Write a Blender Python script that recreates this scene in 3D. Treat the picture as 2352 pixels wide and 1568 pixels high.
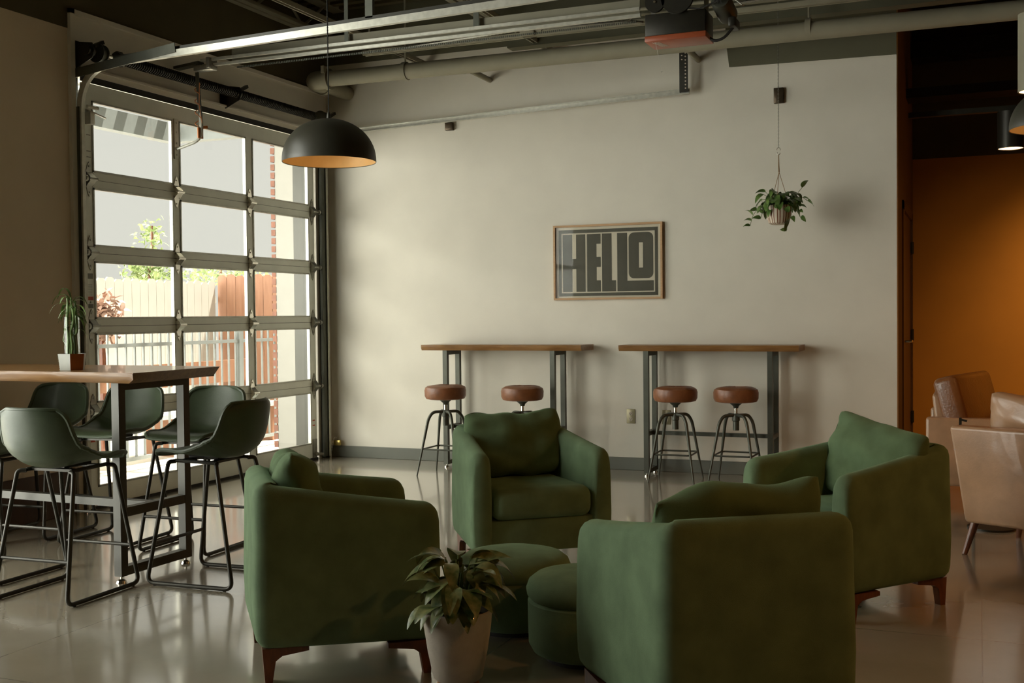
import bpy, bmesh, math, random
from mathutils import Vector, Matrix, noise
rnd = random.Random(7)
PI = math.pi
for o in list(bpy.data.objects): bpy.data.objects.remove(o, do_unlink=True)
SC = bpy.context.scene
COL = SC.collection

# ------------------------------------------------------------ camera
cam_d = bpy.data.cameras.new('camera'); cam = bpy.data.objects.new('camera', cam_d); COL.objects.link(cam)
_ya, _pi, _ro = 0.3945, -0.02351, -0.00988
_F = Vector((-math.sin(_ya)*math.cos(_pi), math.cos(_ya)*math.cos(_pi), math.sin(_pi)))
_R0 = Vector((math.cos(_ya), math.sin(_ya), 0)); _U0 = _R0.cross(_F)
_R = _R0*math.cos(_ro)+_U0*math.sin(_ro); _U = -_R0*math.sin(_ro)+_U0*math.cos(_ro)
cam.matrix_world = Matrix(((_R.x, _U.x, -_F.x, 5.58963), (_R.y, _U.y, -_F.y, -8.9968), (_R.z, _U.z, -_F.z, 1.3), (0, 0, 0, 1)))
cam_d.sensor_width = 36; cam_d.lens = 2575.85/2352*36; cam_d.clip_start = 0.05; cam_d.clip_end = 200
SC.camera = cam

# ------------------------------------------------------------ world, daylight, exposure
SC.view_settings.view_transform = 'Standard'; SC.view_settings.look = 'None'
SC.view_settings.exposure = 0.0; SC.view_settings.gamma = 1.0; SC.view_settings.use_curve_mapping = False
W = bpy.data.worlds.new('world'); SC.world = W; W.use_nodes = True
W.node_tree.nodes['Background'].inputs[0].default_value = (0.79, 0.775, 0.70, 1)
W.node_tree.nodes['Background'].inputs[1].default_value = 1.0

def sun(name, d, strength, angle, col):
    l = bpy.data.lights.new(name, 'SUN'); l.energy = strength; l.angle = math.radians(angle); l.color = col
    o = bpy.data.objects.new(name, l); COL.objects.link(o)
    o.rotation_euler = Vector(d).to_track_quat('-Z', 'Y').to_euler(); return o
sun('bright_sky_glow', (0.64, 0.73, -0.12), 3.2, 45, (1.0, 0.985, 0.90))
sun('wide_sky_glow', (0.78, 0.61, -0.06), 16.0, 130, (1.0, 0.99, 0.92))      # hazy daylight entering through the garage doors
sun('high_sun', (-0.16, -0.35, -0.93), 22.0, 3, (1.0, 0.95, 0.84))

def spot(name, loc, d, power, size, blend, col, rad=0.05):
    l = bpy.data.lights.new(name, 'SPOT'); l.energy = power; l.spot_size = math.radians(size); l.spot_blend = blend; l.color = col; l.shadow_soft_size = rad
    o = bpy.data.objects.new(name, l); COL.objects.link(o); o.location = loc
    o.rotation_euler = Vector(d).to_track_quat('-Z', 'Y').to_euler(); return o

# ------------------------------------------------------------ materials
MATS = {}
def nd(nt, t, **k):
    n = nt.nodes.new(t)
    for a, b in k.items(): setattr(n, a, b)
    return n
def mat(name, col, rough=0.6, metal=0.0, var=0.0, scale=20, bump=0.0, bscale=None, stretch=(1,1,1), col2=None, sheen=0.0, coat=0.0, spec=0.5, trans=0.0, detail=4, emit=None, rvar=0.0):
    if name in MATS: return MATS[name]
    m = bpy.data.materials.new(name); m.use_nodes = True; nt = m.node_tree
    b = nt.nodes['Principled BSDF']
    b.inputs['Base Color'].default_value = (*col, 1); b.inputs['Roughness'].default_value = rough
    b.inputs['Metallic'].default_value = metal; b.inputs['Specular IOR Level'].default_value = spec
    b.inputs['Sheen Weight'].default_value = sheen; b.inputs['Coat Weight'].default_value = coat
    b.inputs['Sheen Roughness'].default_value = 0.35; b.inputs['Sheen Tint'].default_value = (0.32, 0.50, 0.30, 1)
    b.inputs['Transmission Weight'].default_value = trans
    if emit: b.inputs['Emission Color'].default_value = (*emit[0], 1); b.inputs['Emission Strength'].default_value = emit[1]
    tc = nd(nt, 'ShaderNodeTexCoord'); mp = nd(nt, 'ShaderNodeMapping'); mp.inputs['Scale'].default_value = stretch
    nt.links.new(tc.outputs['Object'], mp.inputs[0])
    if var or col2:
        n = nd(nt, 'ShaderNodeTexNoise'); n.inputs['Scale'].default_value = scale; n.inputs['Detail'].default_value = detail
        nt.links.new(mp.outputs[0], n.inputs['Vector'])
        r = nd(nt, 'ShaderNodeValToRGB'); r.color_ramp.elements[0].position = 0.32; r.color_ramp.elements[1].position = 0.68
        c2 = col2 or tuple(min(1, c*(1+var)) for c in col); c1 = col if col2 else tuple(c*(1-var) for c in col)
        r.color_ramp.elements[0].color = (*c1, 1); r.color_ramp.elements[1].color = (*c2, 1)
        nt.links.new(n.outputs['Fac'], r.inputs[0]); nt.links.new(r.outputs[0], b.inputs['Base Color'])
        if rvar:
            mr = nd(nt, 'ShaderNodeMapRange'); mr.inputs['To Min'].default_value = rough-rvar; mr.inputs['To Max'].default_value = rough+rvar
            nt.links.new(n.outputs['Fac'], mr.inputs[0]); nt.links.new(mr.outputs[0], b.inputs['Roughness'])
    if bump:
        n2 = nd(nt, 'ShaderNodeTexNoise'); n2.inputs['Scale'].default_value = bscale or scale*4; n2.inputs['Detail'].default_value = 5
        nt.links.new(mp.outputs[0], n2.inputs['Vector'])
        bp = nd(nt, 'ShaderNodeBump'); bp.inputs['Strength'].default_value = bump; bp.inputs['Distance'].default_value = 0.01
        nt.links.new(n2.outputs['Fac'], bp.inputs['Height']); nt.links.new(bp.outputs[0], b.inputs['Normal'])
    MATS[name] = m; return m
def bands(name, c1, c2, axis='X', scale=30, rough=0.5, dist=0.0, width=0.5):
    m = bpy.data.materials.new(name); m.use_nodes = True; nt = m.node_tree; b = nt.nodes['Principled BSDF']
    b.inputs['Roughness'].default_value = rough
    tc = nd(nt, 'ShaderNodeTexCoord'); w = nd(nt, 'ShaderNodeTexWave', bands_direction=axis); w.inputs['Scale'].default_value = scale
    w.inputs['Distortion'].default_value = dist; w.inputs['Detail'].default_value = 2; w.inputs['Detail Scale'].default_value = 1.5
    nt.links.new(tc.outputs['Object'], w.inputs['Vector'])
    r = nd(nt, 'ShaderNodeValToRGB'); r.color_ramp.elements[0].position = width-0.1; r.color_ramp.elements[1].position = width+0.1
    r.color_ramp.elements[0].color = (*c1, 1); r.color_ramp.elements[1].color = (*c2, 1)
    nt.links.new(w.outputs['Fac'], r.inputs[0]); nt.links.new(r.outputs[0], b.inputs['Base Color']); return m

M_wall = mat('painted_drywall', (0.70, 0.66, 0.56), 0.85, var=0.03, scale=3, bump=0.08, bscale=180)
M_wall_l = mat('taupe_drywall', (0.72, 0.60, 0.44), 0.85, var=0.03, scale=3, bump=0.08, bscale=180)
M_dark = mat('dark_ceiling_paint', (0.085, 0.070, 0.032), 0.9, var=0.08, scale=4)
M_olive = mat('olive_grey_paint', (0.12, 0.115, 0.07), 0.85, var=0.05, scale=5)
M_orange = mat('mustard_wall_paint', (0.52, 0.235, 0.035), 0.8, var=0.04, scale=3, bump=0.05, bscale=150)
M_brownp = mat('brown_passage_paint', (0.16, 0.085, 0.03), 0.8, var=0.04, scale=3)
M_basebd = mat('rubber_baseboard', (0.145, 0.15, 0.12), 0.6, var=0.04, scale=6)
M_alu = mat('satin_aluminium', (0.80, 0.82, 0.74), 0.42, metal=0.05, var=0.05, scale=5)
M_alu2 = mat('galvanised_steel', (0.56, 0.55, 0.47), 0.3, metal=0.35, var=0.10, scale=30)
M_tleg = mat('dark_table_steel', (0.040, 0.038, 0.028), 0.38, metal=0.3, var=0.08, scale=15)
M_steel = mat('grey_zinc', (0.36, 0.35, 0.30), 0.35, metal=0.8, var=0.1, scale=40)
M_chrome = mat('chrome', (0.75, 0.72, 0.65), 0.12, metal=1.0)
M_black = mat('black_steel', (0.028, 0.025, 0.017), 0.4, metal=0.4, var=0.1, scale=20)
M_rubber = mat('black_rubber', (0.02, 0.018, 0.014), 0.8, var=0.1)
M_gun = mat('gunmetal_frame', (0.085, 0.088, 0.068), 0.42, metal=0.5, var=0.08, scale=15)
M_pipe = mat('painted_pipe', (0.27, 0.25, 0.175), 0.6, var=0.06, scale=6)
M_green = mat('green_velvet', (0.150, 0.215, 0.122), 0.9, var=0.16, scale=9, bump=0.25, bscale=420, sheen=0.55, spec=0.15)
M_green2 = mat('green_velvet_pillow', (0.126, 0.184, 0.094), 0.9, var=0.14, scale=11, bump=0.25, bscale=420, sheen=0.5, spec=0.15)
M_walnut = mat('walnut_leg', (0.19, 0.062, 0.026), 0.35, col2=(0.11, 0.035, 0.016), scale=14, stretch=(4,4,1), coat=0.2)
M_oakleg = mat('oak_leg', (0.46, 0.235, 0.09), 0.5, col2=(0.34, 0.16, 0.06), scale=14, stretch=(4,4,1))
M_wood = mat('honey_wood_top', (0.28, 0.142, 0.042), 0.34, col2=(0.18, 0.082, 0.022), scale=5, stretch=(1,9,9), coat=0.25, bump=0.04, bscale=30)
M_frame = mat('light_oak_frame', (0.50, 0.30, 0.14), 0.5, col2=(0.40, 0.23, 0.10), scale=10, stretch=(1,8,8))
M_tan = mat('tan_leather', (0.21, 0.075, 0.026), 0.42, var=0.22, scale=12, bump=0.15, bscale=120, coat=0.1)
M_tan2 = mat('brown_leather', (0.42, 0.245, 0.135), 0.36, var=0.15, scale=7, bump=0.08, bscale=90, coat=0.25)
M_shell = mat('green_leatherette', (0.046, 0.066, 0.032), 0.46, var=0.12, scale=10, bump=0.1, bscale=300, coat=0.04)
M_leaf = mat('green_leaf', (0.055, 0.125, 0.020), 0.42, col2=(0.16, 0.25, 0.06), scale=26, coat=0.15)
M_leafv = mat('variegated_leaf', (0.050, 0.095, 0.022), 0.38, col2=(0.27, 0.28, 0.11), scale=38, coat=0.15, detail=6)
M_stem = mat('plant_stem', (0.11, 0.17, 0.045), 0.5, var=0.2, scale=20)
M_soil = mat('potting_soil', (0.045, 0.03, 0.018), 0.95, var=0.4, scale=60, bump=0.6, bscale=80)
M_pot = mat('grey_ceramic_pot', (0.42, 0.37, 0.30), 0.8, var=0.06, scale=30, bump=0.15, bscale=150)
M_potw = mat('white_textured_ceramic', (0.66, 0.68, 0.62), 0.5, var=0.05, scale=30)
M_potg = mat('grey_glaze', (0.42, 0.43, 0.38), 0.5, var=0.05)
M_potb = mat('rust_glaze', (0.40, 0.14, 0.04), 0.5, var=0.1)
M_rustst = mat('rust_stripe_glaze', (0.22, 0.095, 0.045), 0.4, var=0.1)
M_cream = mat('poster_cream', (0.62, 0.545, 0.43), 0.7, var=0.02)
M_ink = mat('poster_ink', (0.055, 0.046, 0.025), 0.55, var=0.08, scale=12)
M_lampo = mat('matt_black_lamp', (0.045, 0.043, 0.030), 0.42, var=0.05)
M_gold = mat('gold_lamp_lining', (0.72, 0.47, 0.19), 0.5, metal=0.1, var=0.04)
M_red = mat('red_enamel', (0.36, 0.085, 0.032), 0.35, var=0.06)
M_white = mat('white_paint', (0.72, 0.70, 0.62), 0.5, var=0.03)
M_brass = mat('brass', (0.55, 0.42, 0.14), 0.3, metal=0.9, var=0.08)
M_bronze = mat('bronze_plate', (0.085, 0.06, 0.035), 0.35, metal=0.6, var=0.1)
M_nickel = mat('brushed_brass_plate', (0.36, 0.32, 0.20), 0.4, metal=0.5, var=0.06)
M_twine = mat('jute_twine', (0.32, 0.20, 0.10), 0.9, var=0.2, scale=80)
M_cedar = mat('cedar_board', (0.27, 0.125, 0.065), 0.7, col2=(0.22, 0.095, 0.045), scale=4, stretch=(6,6,1), bump=0.1, bscale=20)
M_pale = mat('sunlit_pale_board', (0.50, 0.48, 0.43), 0.8, var=0.03, scale=5)  # fence wood paled so its colour carries the sunlight on it
M_conc = mat('patio_concrete', (0.74, 0.70, 0.62), 0.9, var=0.04, scale=3)
M_brick = mat('red_brick', (0.20, 0.085, 0.055), 0.85, var=0.15, scale=14)
M_stucco = mat('pale_stucco', (0.29, 0.28, 0.25), 0.9, var=0.02, scale=10)
M_rail = mat('grey_railing', (0.20, 0.215, 0.205), 0.5, metal=0.1, var=0.05)
M_tree = mat('garden_foliage', (0.16, 0.24, 0.07), 0.7, col2=(0.30, 0.36, 0.15), scale=9)
M_tree2 = mat('russet_foliage', (0.35, 0.20, 0.14), 0.7, col2=(0.5, 0.36, 0.28), scale=9)
M_door2 = mat('brown_door', (0.11, 0.050, 0.018), 0.4, var=0.08, scale=5)
M_decal = mat('decal_grey', (0.20, 0.20, 0.17), 0.6)
M_decalr = mat('decal_red', (0.50, 0.08, 0.04), 0.6)
M_vaseg = mat('clear_glass', (0.9, 0.93, 0.9), 0.03, trans=1.0)
M_cap = mat('ceiling_hatch', (0.05, 0.045, 0.03), 0.8)
M_lampbulb = mat('warm_lamp_glow', (1, 0.8, 0.55), 0.5, emit=((1.0, 0.80, 0.55), 1.2))

def glass_mat(name='window_glass', base=0.028, edge=0.7):
    m = bpy.data.materials.new(name); m.use_nodes = True; nt = m.node_tree
    for n in list(nt.nodes):
        if n.type != 'OUTPUT_MATERIAL': nt.nodes.remove(n)
    out = [n for n in nt.nodes if n.type == 'OUTPUT_MATERIAL'][0]
    t = nd(nt, 'ShaderNodeBsdfTransparent'); t.inputs[0].default_value = (0.97, 0.98, 0.97, 1)
    g = nd(nt, 'ShaderNodeBsdfGlossy'); g.inputs['Roughness'].default_value = 0.02
    lw = nd(nt, 'ShaderNodeLayerWeight'); lw.inputs[0].default_value = 0.5
    pw = nd(nt, 'ShaderNodeMath', operation='POWER'); pw.inputs[1].default_value = 5; nt.links.new(lw.outputs['Facing'], pw.inputs[0])
    f = nd(nt, 'ShaderNodeMath', operation='MULTIPLY_ADD'); f.inputs[1].default_value = edge; f.inputs[2].default_value = base; nt.links.new(pw.outputs[0], f.inputs[0])
    x = nd(nt, 'ShaderNodeMixShader')
    nt.links.new(f.outputs[0], x.inputs[0]); nt.links.new(t.outputs[0], x.inputs[1]); nt.links.new(g.outputs[0], x.inputs[2])
    nt.links.new(x.outputs[0], out.inputs[0]); return m
M_glass = glass_mat(); M_pglass = glass_mat('poster_glass', 0.006, 0.4)

def floor_mat():
    m = bpy.data.materials.new('polished_concrete'); m.use_nodes = True; nt = m.node_tree; b = nt.nodes['Principled BSDF']
    tc = nd(nt, 'ShaderNodeTexCoord')
    n = nd(nt, 'ShaderNodeTexNoise'); n.inputs['Scale'].default_value = 1.3; n.inputs['Detail'].default_value = 8; n.inputs['Roughness'].default_value = 0.6
    nt.links.new(tc.outputs['Object'], n.inputs['Vector'])
    r = nd(nt, 'ShaderNodeValToRGB'); r.color_ramp.elements[0].position = 0.3; r.color_ramp.elements[1].position = 0.7
    r.color_ramp.elements[0].color = (0.33, 0.285, 0.205, 1); r.color_ramp.elements[1].color = (0.42, 0.37, 0.28, 1)
    nt.links.new(n.outputs['Fac'], r.inputs[0])
    # saw-cut joints every 3 m
    sx = nd(nt, 'ShaderNodeSeparateXYZ'); nt.links.new(tc.outputs['Object'], sx.inputs[0])
    masks = []
    for ax, off in (('X', 1.15), ('Y', 3.7+0.28)):
        a = nd(nt, 'ShaderNodeMath', operation='ADD'); a.inputs[1].default_value = off+30; nt.links.new(sx.outputs[ax], a.inputs[0])
        mo = nd(nt, 'ShaderNodeMath', operation='MODULO'); mo.inputs[1].default_value = 1.75; nt.links.new(a.outputs[0], mo.inputs[0])
        c = nd(nt, 'ShaderNodeMath', operation='LESS_THAN'); c.inputs[1].default_value = 0.0035; nt.links.new(mo.outputs[0], c.inputs[0]); masks.append(c)
    mx = nd(nt, 'ShaderNodeMath', operation='MAXIMUM'); nt.links.new(masks[0].outputs[0], mx.inputs[0]); nt.links.new(masks[1].outputs[0], mx.inputs[1])
    mix = nd(nt, 'ShaderNodeMix', data_type='RGBA'); mix.inputs['B'].default_value = (0.17, 0.15, 0.115, 1)
    nt.links.new(mx.outputs[0], mix.inputs['Factor']); nt.links.new(r.outputs[0], mix.inputs['A']); nt.links.new(mix.outputs['Result'], b.inputs['Base Color'])
    rr = nd(nt, 'ShaderNodeMapRange'); rr.inputs['To Min'].default_value = 0.17; rr.inputs['To Max'].default_value = 0.30
    nt.links.new(n.outputs['Fac'], rr.inputs[0]); nt.links.new(rr.outputs[0], b.inputs['Roughness'])
    b.inputs['Specular IOR Level'].default_value = 0.6; b.inputs['Coat Weight'].default_value = 1.0; b.inputs['Coat Roughness'].default_value = 0.10; b.inputs['Coat IOR'].default_value = 1.6
    bp = nd(nt, 'ShaderNodeBump'); bp.inputs['Strength'].default_value = 0.06; bp.inputs['Distance'].default_value = 0.02
    n3 = nd(nt, 'ShaderNodeTexNoise'); n3.inputs['Scale'].default_value = 5; nt.links.new(tc.outputs['Object'], n3.inputs['Vector'])
    nt.links.new(n3.outputs['Fac'], bp.inputs['Height']); nt.links.new(bp.outputs[0], b.inputs['Normal'])
    return m
M_floor = floor_mat()

# ------------------------------------------------------------ mesh helpers
class MB:
    def __init__(s): s.v = []; s.f = []; s.mi = []; s.cur = 0
    def add(s, vs, fs):
        b = len(s.v); s.v += [tuple(p) for p in vs]
        for f in fs: s.f.append([i+b for i in f]); s.mi.append(s.cur)
        return s
    def box(s, x0, x1, y0, y1, z0, z1, M=None):
        vs = [Vector((x, y, z)) for z in (z0, z1) for y in (y0, y1) for x in (x0, x1)]
        if M: vs = [M @ p for p in vs]
        return s.add(vs, [(0,2,3,1), (4,5,7,6), (0,1,5,4), (2,6,7,3), (0,4,6,2), (1,3,7,5)])
    def rbox(s, x0, x1, y0, y1, z0, z1, r=0.02, seg=3, M=None, fn=None):
        bm = bmesh.new(); bmesh.ops.create_cube(bm, size=1)
        for v in bm.verts: v.co = Vector(((x0+x1)/2+v.co.x*(x1-x0), (y0+y1)/2+v.co.y*(y1-y0), (z0+z1)/2+v.co.z*(z1-z0)))
        bmesh.ops.bevel(bm, geom=list(bm.edges), offset=r, segments=seg, profile=0.5, affect='EDGES')
        if fn:
            for v in bm.verts: v.co = fn(v.co)
        bm.verts.index_update()
        s.add([(M @ v.co if M else v.co) for v in bm.verts], [[v.index for v in f.verts] for f in bm.faces]); bm.free(); return s
    def tube(s, pts, r, n=8, closed=False, cap=True):
        pts = [Vector(p) for p in pts]; N = len(pts); rad = r if isinstance(r, (list, tuple)) else [r]*N
        t0 = (pts[1]-pts[0]).normalized(); up = Vector((0,0,1)) if abs(t0.z) < 0.9 else Vector((1,0,0))
        nrm = t0.cross(up).normalized(); vs = []
        for i in range(N):
            if closed: t = (pts[(i+1) % N]-pts[i-1]).normalized()
            else: t = (pts[min(i+1, N-1)]-pts[max(i-1, 0)]).normalized()
            nrm = (nrm-t*nrm.dot(t)).normalized(); bn = t.cross(nrm)
            for k in range(n):
                a = 2*PI*k/n; vs.append(pts[i]+(nrm*math.cos(a)+bn*math.sin(a))*rad[i])
        fs = []
        for i in range(N if closed else N-1):
            j = (i+1) % N
            for k in range(n): l = (k+1) % n; fs.append((i*n+k, i*n+l, j*n+l, j*n+k))
        if cap and not closed: fs.append(list(range(n))[::-1]); fs.append([(N-1)*n+k for k in range(n)])
        return s.add(vs, fs)
    def bar(s, a, b, w, h=None, up=(0,0,1)):        # rectangular bar from a to b, section w (side) x h (up)
        a = Vector(a); b = Vector(b); h = h or w; t = (b-a).normalized(); u = Vector(up)
        if abs(t.dot(u)) > 0.95: u = Vector((0,1,0)) if abs(t.y) < 0.9 else Vector((1,0,0))
        sd = t.cross(u).normalized(); u = sd.cross(t).normalized(); vs = []
        for p in (a, b):
            for x, y in ((-1,-1), (1,-1), (1,1), (-1,1)): vs.append(p+sd*x*w/2+u*y*h/2)
        return s.add(vs, [(0,1,2,3), (7,6,5,4), (0,4,5,1), (1,5,6,2), (2,6,7,3), (3,7,4,0)])
    def lathe(s, prof, n=32, c=(0,0,0), M=None):     # prof: (r,z) list
        vs = []
        for r, z in prof:
            for k in range(n):
                a = 2*PI*k/n; vs.append(Vector((c[0]+r*math.cos(a), c[1]+r*math.sin(a), c[2]+z)))
        if M: vs = [M @ p for p in vs]
        fs = [(i*n+k, i*n+(k+1) % n, (i+1)*n+(k+1) % n, (i+1)*n+k) for i in range(len(prof)-1) for k in range(n)]
        if prof[0][0] > 1e-4: fs.append(list(range(n))[::-1])
        if prof[-1][0] > 1e-4: fs.append([(len(prof)-1)*n+k for k in range(n)])
        return s.add(vs, fs)
    def cyl(s, a, b, r, n=16): return s.tube([a, b], r, n)
    def grid(s, fn, nu, nv, closeu=False):
        vs = [fn(i/nu, j/nv) for j in range(nv+1) for i in range(nu+(0 if closeu else 1))]
        w = nu if closeu else nu+1
        fs = [(j*w+i, j*w+(i+1) % w, (j+1)*w+(i+1) % w, (j+1)*w+i) for j in range(nv) for i in range(nu)]
        return s.add(vs, fs)
    def prism(s, poly, fn, t0, t1):                  # poly 2d, fn(u,v,t)->point
        n = len(poly); vs = [fn(u, v, t) for t in (t0, t1) for u, v in poly]
        fs = [list(range(n))[::-1], [n+i for i in range(n)]]+[(i, (i+1) % n, n+(i+1) % n, n+i) for i in range(n)]
        return s.add(vs, fs)
    def build(s, name, m, parent=None, smooth=True, loc=None, merge=True, sharp=38):
        me = bpy.data.meshes.new(name); me.from_pydata(s.v, [], s.f)
        ms = m if isinstance(m, (list, tuple)) else [m]
        for q in ms: me.materials.append(q)
        for i, p in enumerate(me.polygons): p.material_index = s.mi[i]
        bm = bmesh.new(); bm.from_mesh(me)
        if merge: bmesh.ops.remove_doubles(bm, verts=bm.verts, dist=1e-5)
        bmesh.ops.recalc_face_normals(bm, faces=bm.faces)
        if smooth:
            for f in bm.faces: f.smooth = True
            for e in bm.edges:
                if len(e.link_faces) == 2 and e.calc_face_angle(0) > math.radians(sharp): e.smooth = False
                elif len(e.link_faces) != 2: e.smooth = False
        bm.to_mesh(me); bm.free()
        o = bpy.data.objects.new(name, me); COL.objects.link(o)
        if parent: o.parent = parent
        if loc: o.location = loc
        return o
def tag(o, label, cat, group=None, kind=None):
    o['label'] = label; o['category'] = cat
    if group: o['group'] = group
    if kind: o['kind'] = kind
    return o
def thing(name, label, cat, loc=(0,0,0), rz=0, group=None):
    o = bpy.data.objects.new(name, None); COL.objects.link(o); o.empty_display_size = 0.1
    o.location = loc; o.rotation_euler = (0, 0, rz); return tag(o, label, cat, group)
def struct(o): o['kind'] = 'structure'; return o
def kids(o): return [c for c in bpy.data.objects if c.parent is o]
def dup(o, parent=None):
    c = o.copy(); COL.objects.link(c)
    if parent: c.parent = parent
    for k in kids(o): dup(k, c)
    return c
def fillet(pts, r, k=5):
    pts = [Vector(p) for p in pts]; out = [pts[0]]
    for i in range(1, len(pts)-1):
        a = (pts[i-1]-pts[i]); b = (pts[i+1]-pts[i]); rr = min(r, a.length*0.45, b.length*0.45); a.normalize(); b.normalize()
        p0 = pts[i]+a*rr; p1 = pts[i]+b*rr
        for j in range(k+1):
            t = j/k; out.append(p0*(1-t)**2+pts[i]*2*t*(1-t)+p1*t*t)
    out.append(pts[-1]); return out
def hashn(x, y, z=0): return noise.noise(Vector((x, y, z)))

# ============================================================ SETTING
XR = 5.016
struct(MB().box(-0.06, 14, -16, 2.4, -0.1, 0).build('floor', M_floor, smooth=False))
struct(MB().box(-0.3, 14, -16, 2.4, 4.12, 4.25).build('ceiling', M_dark, smooth=False))
wl = MB()
wl.box(-0.22, 0, -16, -7.5, 0, 3.235).box(-0.22, 0, -4.4, -3.17, 0, 3.235)
struct(wl.build('wall_left', M_wall_l, smooth=False))
wd = MB().box(-0.22, 0, -3.17, 0.0, 2.95, 3.335).box(-0.22, 0, -0.2, 0.0, 0, 2.95)
struct(wd.build('wall_left_doorway', M_wall, smooth=False))
struct(MB().box(-0.22, -0.05, -3.17, -3.065, 0, 2.96).box(-0.22, -0.05, -0.24, -0.19, 0, 2.96).build('trim_8', M_tleg, smooth=False))  # added fillers close bright side gaps, coloured dark for the recess shade
wu = MB().box(-0.22, 0.004, -16, -7.5, 3.235, 4.12).box(-0.22, 0.004, -7.5, -4.4, 3.95, 4.12).box(-0.22, 0.004, -4.4, -3.2, 3.235, 4.12).box(-0.22, 0, -3.2, 0.0, 3.335, 4.12)
struct(wu.build('wall_left_upper', M_dark, smooth=False))
struct(MB().box(-0.22, XR, 0, 0.14, 0, 3.62).build('wall_back', M_wall, smooth=False))
struct(MB().box(-0.22, XR, 0, 0.14, 3.62, 4.12).build('wall_back_upper', M_olive, smooth=False))
struct(MB().box(XR-0.14, XR, 0.14, 0.72, 0, 4.12).box(XR-0.14, XR, 0.72, 1.98, 2.15, 4.12).box(XR-0.14, XR, 1.98, 2.4, 0, 4.12).build('wall_passage', M_brownp, smooth=False))
struct(MB().box(XR-0.14, 14, 2.2, 2.4, 0, 2.72).build('wall_far', M_orange, smooth=False))
struct(MB().box(XR-0.14, 14, 2.19, 2.4, 2.72, 4.12).build('wall_far_upper', M_dark, smooth=False))
struct(MB().box(13.8, 14, -16, 2.4, 0, 4.12).build('wall_right', M_brownp, smooth=False))
struct(MB().box(-0.22, 14, -16.2, -16, 0, 4.12).build('wall_front', M_brownp, smooth=False))
# soffit over the right end of the back wall
struct(MB().prism([(3.722, 3.62), (3.722, 3.49), (3.75, 3.262), (XR, 3.241), (XR, 3.62)], lambda u, v, t: (u, t, v), -0.012, 0.002).build('trim_1', M_olive, smooth=False))
# frame strip round the door recess
struct(MB().box(-0.01, 0.028, -3.205, -3.165, 0, 3.365).box(-0.01, 0.028, -3.205, -0.002, 3.335, 3.365).build('trim_2', M_wall, smooth=False))
struct(MB().box(0.0, 0.012, -0.085, -0.0, 0, 2.95).build('trim_3', M_white, smooth=False))
struct(MB().rbox(0.013, XR, -0.012, 0.0, 0, 0.104, 0.003, 1).build('baseboard_back', M_basebd, smooth=False))
struct(MB().rbox(0.0, 0.012, -4.4, -3.21, 0, 0.3, 0.003, 1).build('baseboard_left', mat('dark_wood_baseboard', (0.07, 0.035, 0.02), 0.5, var=0.1), smooth=False))
struct(MB().box(-0.22, 0.0, -3.17, -0.2, -0.1, 0.004).build('trim_4', M_alu, smooth=False))
# header ledges above the garage door
struct(MB().box(0.0, 0.035, -3.10, -0.10, 2.985, 3.0).box(0.0, 0.018, -3.10, -0.10, 2.95, 2.985).build('trim_5', M_wall, smooth=False))

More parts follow.
